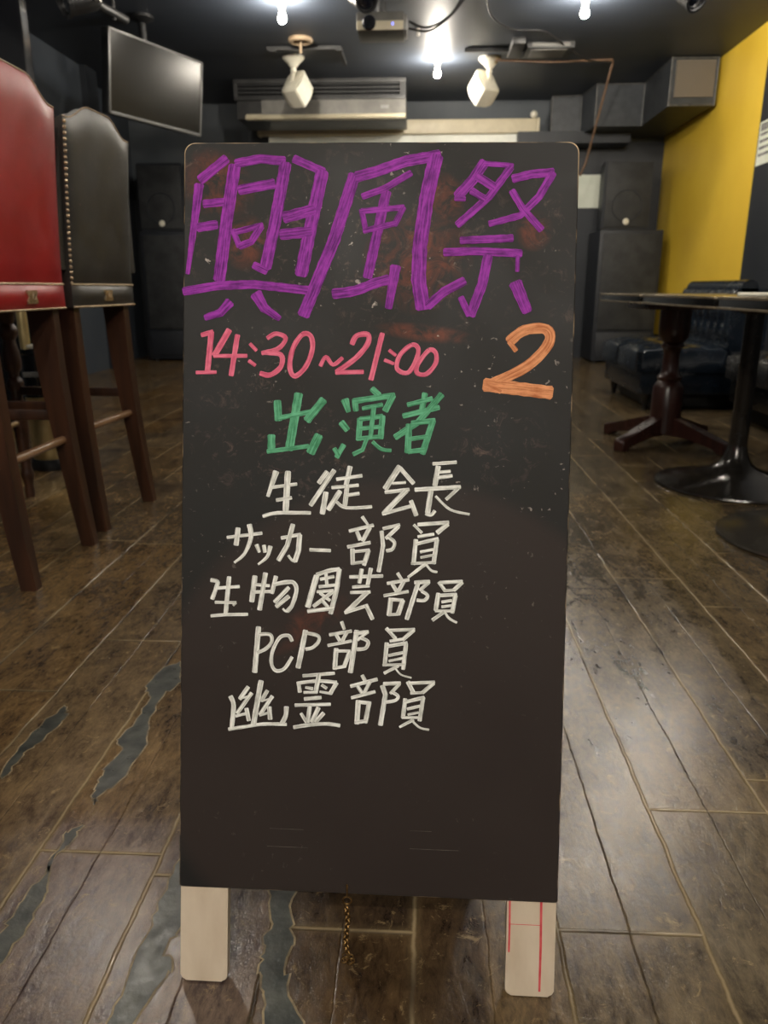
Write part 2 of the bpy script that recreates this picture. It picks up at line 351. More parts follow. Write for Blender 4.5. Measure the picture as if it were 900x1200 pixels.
# ---------------------------------------------------------------- the room
XL, XR, YB, YF, ZC = -3.4, 2.66, 9.35, -3.4, 2.8
PATCHES = [
 [(-0.531,1.492),(-0.558,1.455),(-0.57,1.38),(-0.542,1.335),(-0.54,1.236),(-0.554,1.185),(-0.531,1.155),(-0.541,1.093),(-0.533,1.061),(-0.528,1.017),(-0.52,1.005),(-0.519,1.032),(-0.497,1.084),(-0.493,1.175),(-0.52,1.264),(-0.521,1.344),(-0.502,1.399)],
 [(-0.516,0.953),(-0.534,0.94),(-0.532,0.891),(-0.526,0.861),(-0.533,0.804),(-0.533,0.747),(-0.537,0.66),(-0.519,0.64),(-0.51,0.705),(-0.504,0.748),(-0.507,0.805),(-0.519,0.846),(-0.531,0.868),(-0.522,0.907)],
 [(-0.343,0.892),(-0.344,0.827),(-0.343,0.75),(-0.345,0.654),(-0.343,0.6),(-0.317,0.6),(-0.314,0.655),(-0.299,0.707),(-0.3,0.718),(-0.313,0.734),(-0.305,0.77),(-0.289,0.803),(-0.293,0.895)],
 [(-0.704,1.297),(-0.717,1.228),(-0.722,1.152),(-0.709,1.063),(-0.701,1.074),(-0.706,1.135),(-0.692,1.171),(-0.683,1.236),(-0.691,1.277)],
 [(-0.21,0.855),(-0.183,0.782),(-0.191,0.752),(-0.189,0.72),(-0.176,0.685),(-0.17,0.63),(-0.116,0.63),(-0.147,0.68),(-0.159,0.718),(-0.154,0.761),(-0.168,0.806),(-0.167,0.857)]]
def rough_outline(P, n=5, amp=0.007):
    out = []
    for i, a in enumerate(P):
        b = P[(i+1) % len(P)]
        for k in range(n):
            t = k/n; j = amp if k else amp*0.3
            out.append((a[0]+(b[0]-a[0])*t+random.uniform(-j, j)*0.6, a[1]+(b[1]-a[1])*t+random.uniform(-j, j)))
    return out
def grow(P, d):
    n = len(P); area = sum(P[i][0]*P[(i+1) % n][1]-P[(i+1) % n][0]*P[i][1] for i in range(n)); sg = 1 if area > 0 else -1
    out = []
    for i in range(n):
        a, b, c = P[i-1], P[i], P[(i+1) % n]; tx, ty = c[0]-a[0], c[1]-a[1]; l = math.hypot(tx, ty) or 1
        out.append((b[0]+sg*ty/l*d, b[1]-sg*tx/l*d))
    return out
m = MB(); m.box(XL-0.1, XR+0.1, YF-0.1, YB+0.1, -0.1, 0)
for P in PATCHES:
    R = rough_outline(P)
    for k, (Q, z) in enumerate(((grow(R, 0.0028), 0.0004), (R, 0.0008))):
        f = m.b.faces.new([m.b.verts.new((x, y, z)) for x, y in Q]); f.normal_update()
        if f.normal.z < 0: f.normal_flip()
        f.material_index = 2-k
        bmesh.ops.triangulate(m.b, faces=[f])
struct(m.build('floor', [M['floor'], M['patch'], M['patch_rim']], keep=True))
struct(MB().box(XL-0.1, XR+0.1, YF-0.1, YB+0.1, ZC, ZC+0.1).build('ceiling', M['ceiling']))
struct(MB().box(XL-0.1, XR+0.1, YB, YB+0.1, 0, ZC).build('wall_back', M['wall_back']))
struct(MB().box(XL-0.1, XR+0.1, YF-0.1, YF, 0, ZC).build('wall_front', M['wall']))
m = MB(); m.box(XR, XR+0.1, YF, 6.76, 0, ZC); m.box(XR, XR+0.1, 6.76, YB, 0, 0.30); m.mi = 1; m.box(XR, XR+0.1, 6.76, YB, 0.30, ZC)
struct(m.build('wall_right', [M['wall_black'], M['yellow']]))
m = MB(); m.box(XL-0.1, XL, YF, YB, 0, ZC); m.box(XL, XL+0.16, 5.2, 7.75, 0, ZC); m.mi = 1; m.box(XL, XL+0.22, 7.75, 8.0, 0, ZC)
struct(m.build('wall_left', [M['wall'], M['wall_black']]))
# black lower part of the back wall on the right and its skirting
m = MB(); m.box(1.30, XR, YB-0.03, YB, 0, 2.35); m.box(XL, -2.2, YB-0.03, YB, 0, 2.0)
struct(m.build('trim_1', M['wall_black']))
struct(MB().box(-2.2, 1.30, YB-0.02, YB, 0, 0.12, 0.004).build('baseboard_back', M['wall_black']))
struct(MB().box(XR-0.02, XR, YF, YB-0.03, 0, 0.12, 0.004).build('baseboard_right', M['wall_black']))
struct(MB().box(-2.62, -2.17, 4.5, 4.58, 0, ZC, 0.006).build('trim_2', M['black_gloss']))      # gloss black pillar
# shallow dark recess strips and boxes on the ceiling
struct(MB().box(1.0, 2.2, 8.98, YB-0.03, 2.30, 2.42, 0.004).build('trim_3', M['wall_black']))

# ---------------------------------------------------------------- ceiling lamps
def ceiling_lamp(x, y, label, seen=True):
    t = thing('ceiling_lamp', label, 'lamp', (x, y, ZC), group='bare ceiling bulbs')
    MB().lathe([(0.0, 0), (0.052, 0), (0.052, -0.008), (0.040, -0.02), (0.028, -0.045), (0.022, -0.075), (0.020, -0.082), (0, -0.082)], n=24).build('socket', M['white_plastic'], t, 40)
    MB().lathe([(0.0, -0.078), (0.014, -0.08), (0.016, -0.09), (0.026, -0.112), (0.0285, -0.126), (0.025, -0.142), (0.013, -0.152), (0, -0.1535)], n=20).build('bulb', M['bulb'], t, 60)
    return t
ceiling_lamp(0.10, 7.72, 'lit bulb in a white trumpet socket on the ceiling between the two white speakers')
ceiling_lamp(-1.05, 6.2, 'bright ceiling bulb at the top left, nearer the black screen than the projector')
ceiling_lamp(1.12, 6.2, 'bright ceiling bulb at the top right, in front of the black air duct')
ceiling_lamp(-1.45, 3.10, 'ceiling bulb over the red bar stool, above the view')
ceiling_lamp(1.14, 3.95, 'ceiling bulb over the wooden pedestal table, above the view')
ceiling_lamp(1.75, 5.25, 'added bulb over the navy sofa, above the view, brightening the yellow wall')  # unseen bulb added to brighten the yellow wall and the seats
ceiling_lamp(0.9, 1.2, 'ceiling bulb high over the right side of the chalkboard, above the view')
for y, row in ((-1.5, 'first row behind the viewer'), (-2.5, 'second row behind the viewer')):  # unseen bulbs added behind the viewer as front fill light
    for x, side in ((-1.2, 'far left'), (-0.4, 'centre left'), (0.4, 'centre right'), (1.2, 'far right')):
        ceiling_lamp(x, y, 'added fill bulb on the ceiling in the %s, %s' % (row, side))

# ---------------------------------------------------------------- the sandwich board
sign = thing('sandwich_board', 'tall black chalkboard sign on cream legs with colourful handwritten lettering, standing on the floor', 'sign', (-0.057, 0.94, 0))
BASE = Vector((-0.0569, 0.7155, 0.1167)); O = Vector((-0.057, 0.94, 0))
r2 = Vector((0.99998, -0.00147, -0.00612)).normalized(); u2 = Vector((0.00630, 0.24406, 0.96974)).normalized(); n2 = r2.cross(u2)
def frame(r, u, n, p): return Matrix(((r.x, u.x, n.x, p.x), (r.y, u.y, n.y, p.y), (r.z, u.z, n.z, p.z), (0, 0, 0, 1)))
F1 = frame(r2, u2, n2, BASE-O)
BW, BH = 0.2230, 0.8676
def rounded(x0, x1, y0, y1, rb, rtp, n=5):
    P = []
    for cx, cy, r, a0 in ((x1-rb, y0+rb, rb, -90), (x1-rtp, y1-rtp, rtp, 0), (x0+rtp, y1-rtp, rtp, 90), (x0+rb, y0+rb, rb, 180)):
        for k in range(n+1):
            a = math.radians(a0+90*k/n); P.append((cx+r*math.cos(a), cy+r*math.sin(a)))
    return P
def board_panel(z0, z1):
    m = MB(); o = 0.0014; s = 1 if z1 > z0 else -1; P = rounded(-BW, BW, 0, BH, 0.003, 0.012)
    Q = rounded(-BW+o, BW-o, o, BH-o, 0.003, 0.0115)
    m.mi = 1; m.loft([[(x, y, z0) for x, y in P], [(x, y, z1-s*o) for x, y in P], [(x, y, z1) for x, y in Q]])
    for f in m.b.faces:
        if len(f.verts) > 4: f.material_index = 0
    return m
panel = board_panel(-0.005, 0.0).build('front_panel', [M['chalk'], M['chalk_edge']], sign, mw=F1)
def ribbon(strokes, name, mat, z0):
    bm = bmesh.new(); uvl = bm.loops.layers.uv.new('UVMap'); zz = z0; off = 0.0
    for ws, P in strokes:
        pts = [Vector((P[i]*1e-4, P[i+1]*1e-4)) for i in range(0, len(P), 2)]
        w0 = ws[0]*1e-4; w1 = ws[-1]*1e-4; zz += 0.000012; off += 1.37
        # resample and give the ends the slant and the slight swell of a marker stroke
        Q = [pts[0]]
        for a, b in zip(pts, pts[1:]):
            k = max(1, int((b-a).length/0.006))
            for j in range(1, k+1): Q.append(a.lerp(b, j/k))
        closed = (pts[0]-pts[-1]).length < 1e-4
        cum = [0]
        for a, b in zip(Q, Q[1:]): cum.append(cum[-1]+(b-a).length)
        T = cum[-1] or 1; L = []
        ph = random.uniform(0, 6)
        for i, p in enumerate(Q):
            d = (Q[min(i+1, len(Q)-1)]-Q[max(i-1, 0)])
            if d.length < 1e-7: d = Vector((1, 0))
            d.normalize(); nrm = Vector((-d.y, d.x)); t = cum[i]/T
            hw = 0.5*(w0+(w1-w0)*t)*(1+0.05*math.sin(ph+cum[i]*420))
            q = p
            ends = [] 
            L.append((q, d, nrm, hw, cum[i]))
        if not closed:
            q, d, nrm, hw, c = L[0]; L.insert(0, (q-d*hw*0.28, d, nrm, hw*0.66, c-hw*0.28))
            q, d, nrm, hw, c = L[-1]; L.append((q+d*hw*0.28, d, nrm, hw*0.66, c+hw*0.28))
        rows = []
        for q, d, nrm, hw, c in L:
            row = []
            for k, s in ((0, -1), (1, -0.8), (2, 0.8), (3, 1)):
                z = zz if k in (1, 2) else zz-0.00012
                row.append((bm.verts.new((q.x+nrm.x*hw*s, q.y+nrm.y*hw*s, z)), c, hw*s))
            rows.append(row)
        for A, B in zip(rows, rows[1:]):
            for k in range(3):
                quad = (A[k], B[k], B[k+1], A[k+1])
                try: f = bm.faces.new([x[0] for x in quad])
                except ValueError: continue
                for lp, x in zip(f.loops, quad): lp[uvl].uv = (x[1]+off, x[2]+off*0.37)
    me = bpy.data.meshes.new(name); bm.normal_update()
    for f in bm.faces:
        if f.normal.z < 0: f.normal_flip()
    bm.to_mesh(me); bm.free(); me.materials.append(mat)
    o = bpy.data.objects.new(name, me); C.objects.link(o); o.parent = panel; return o
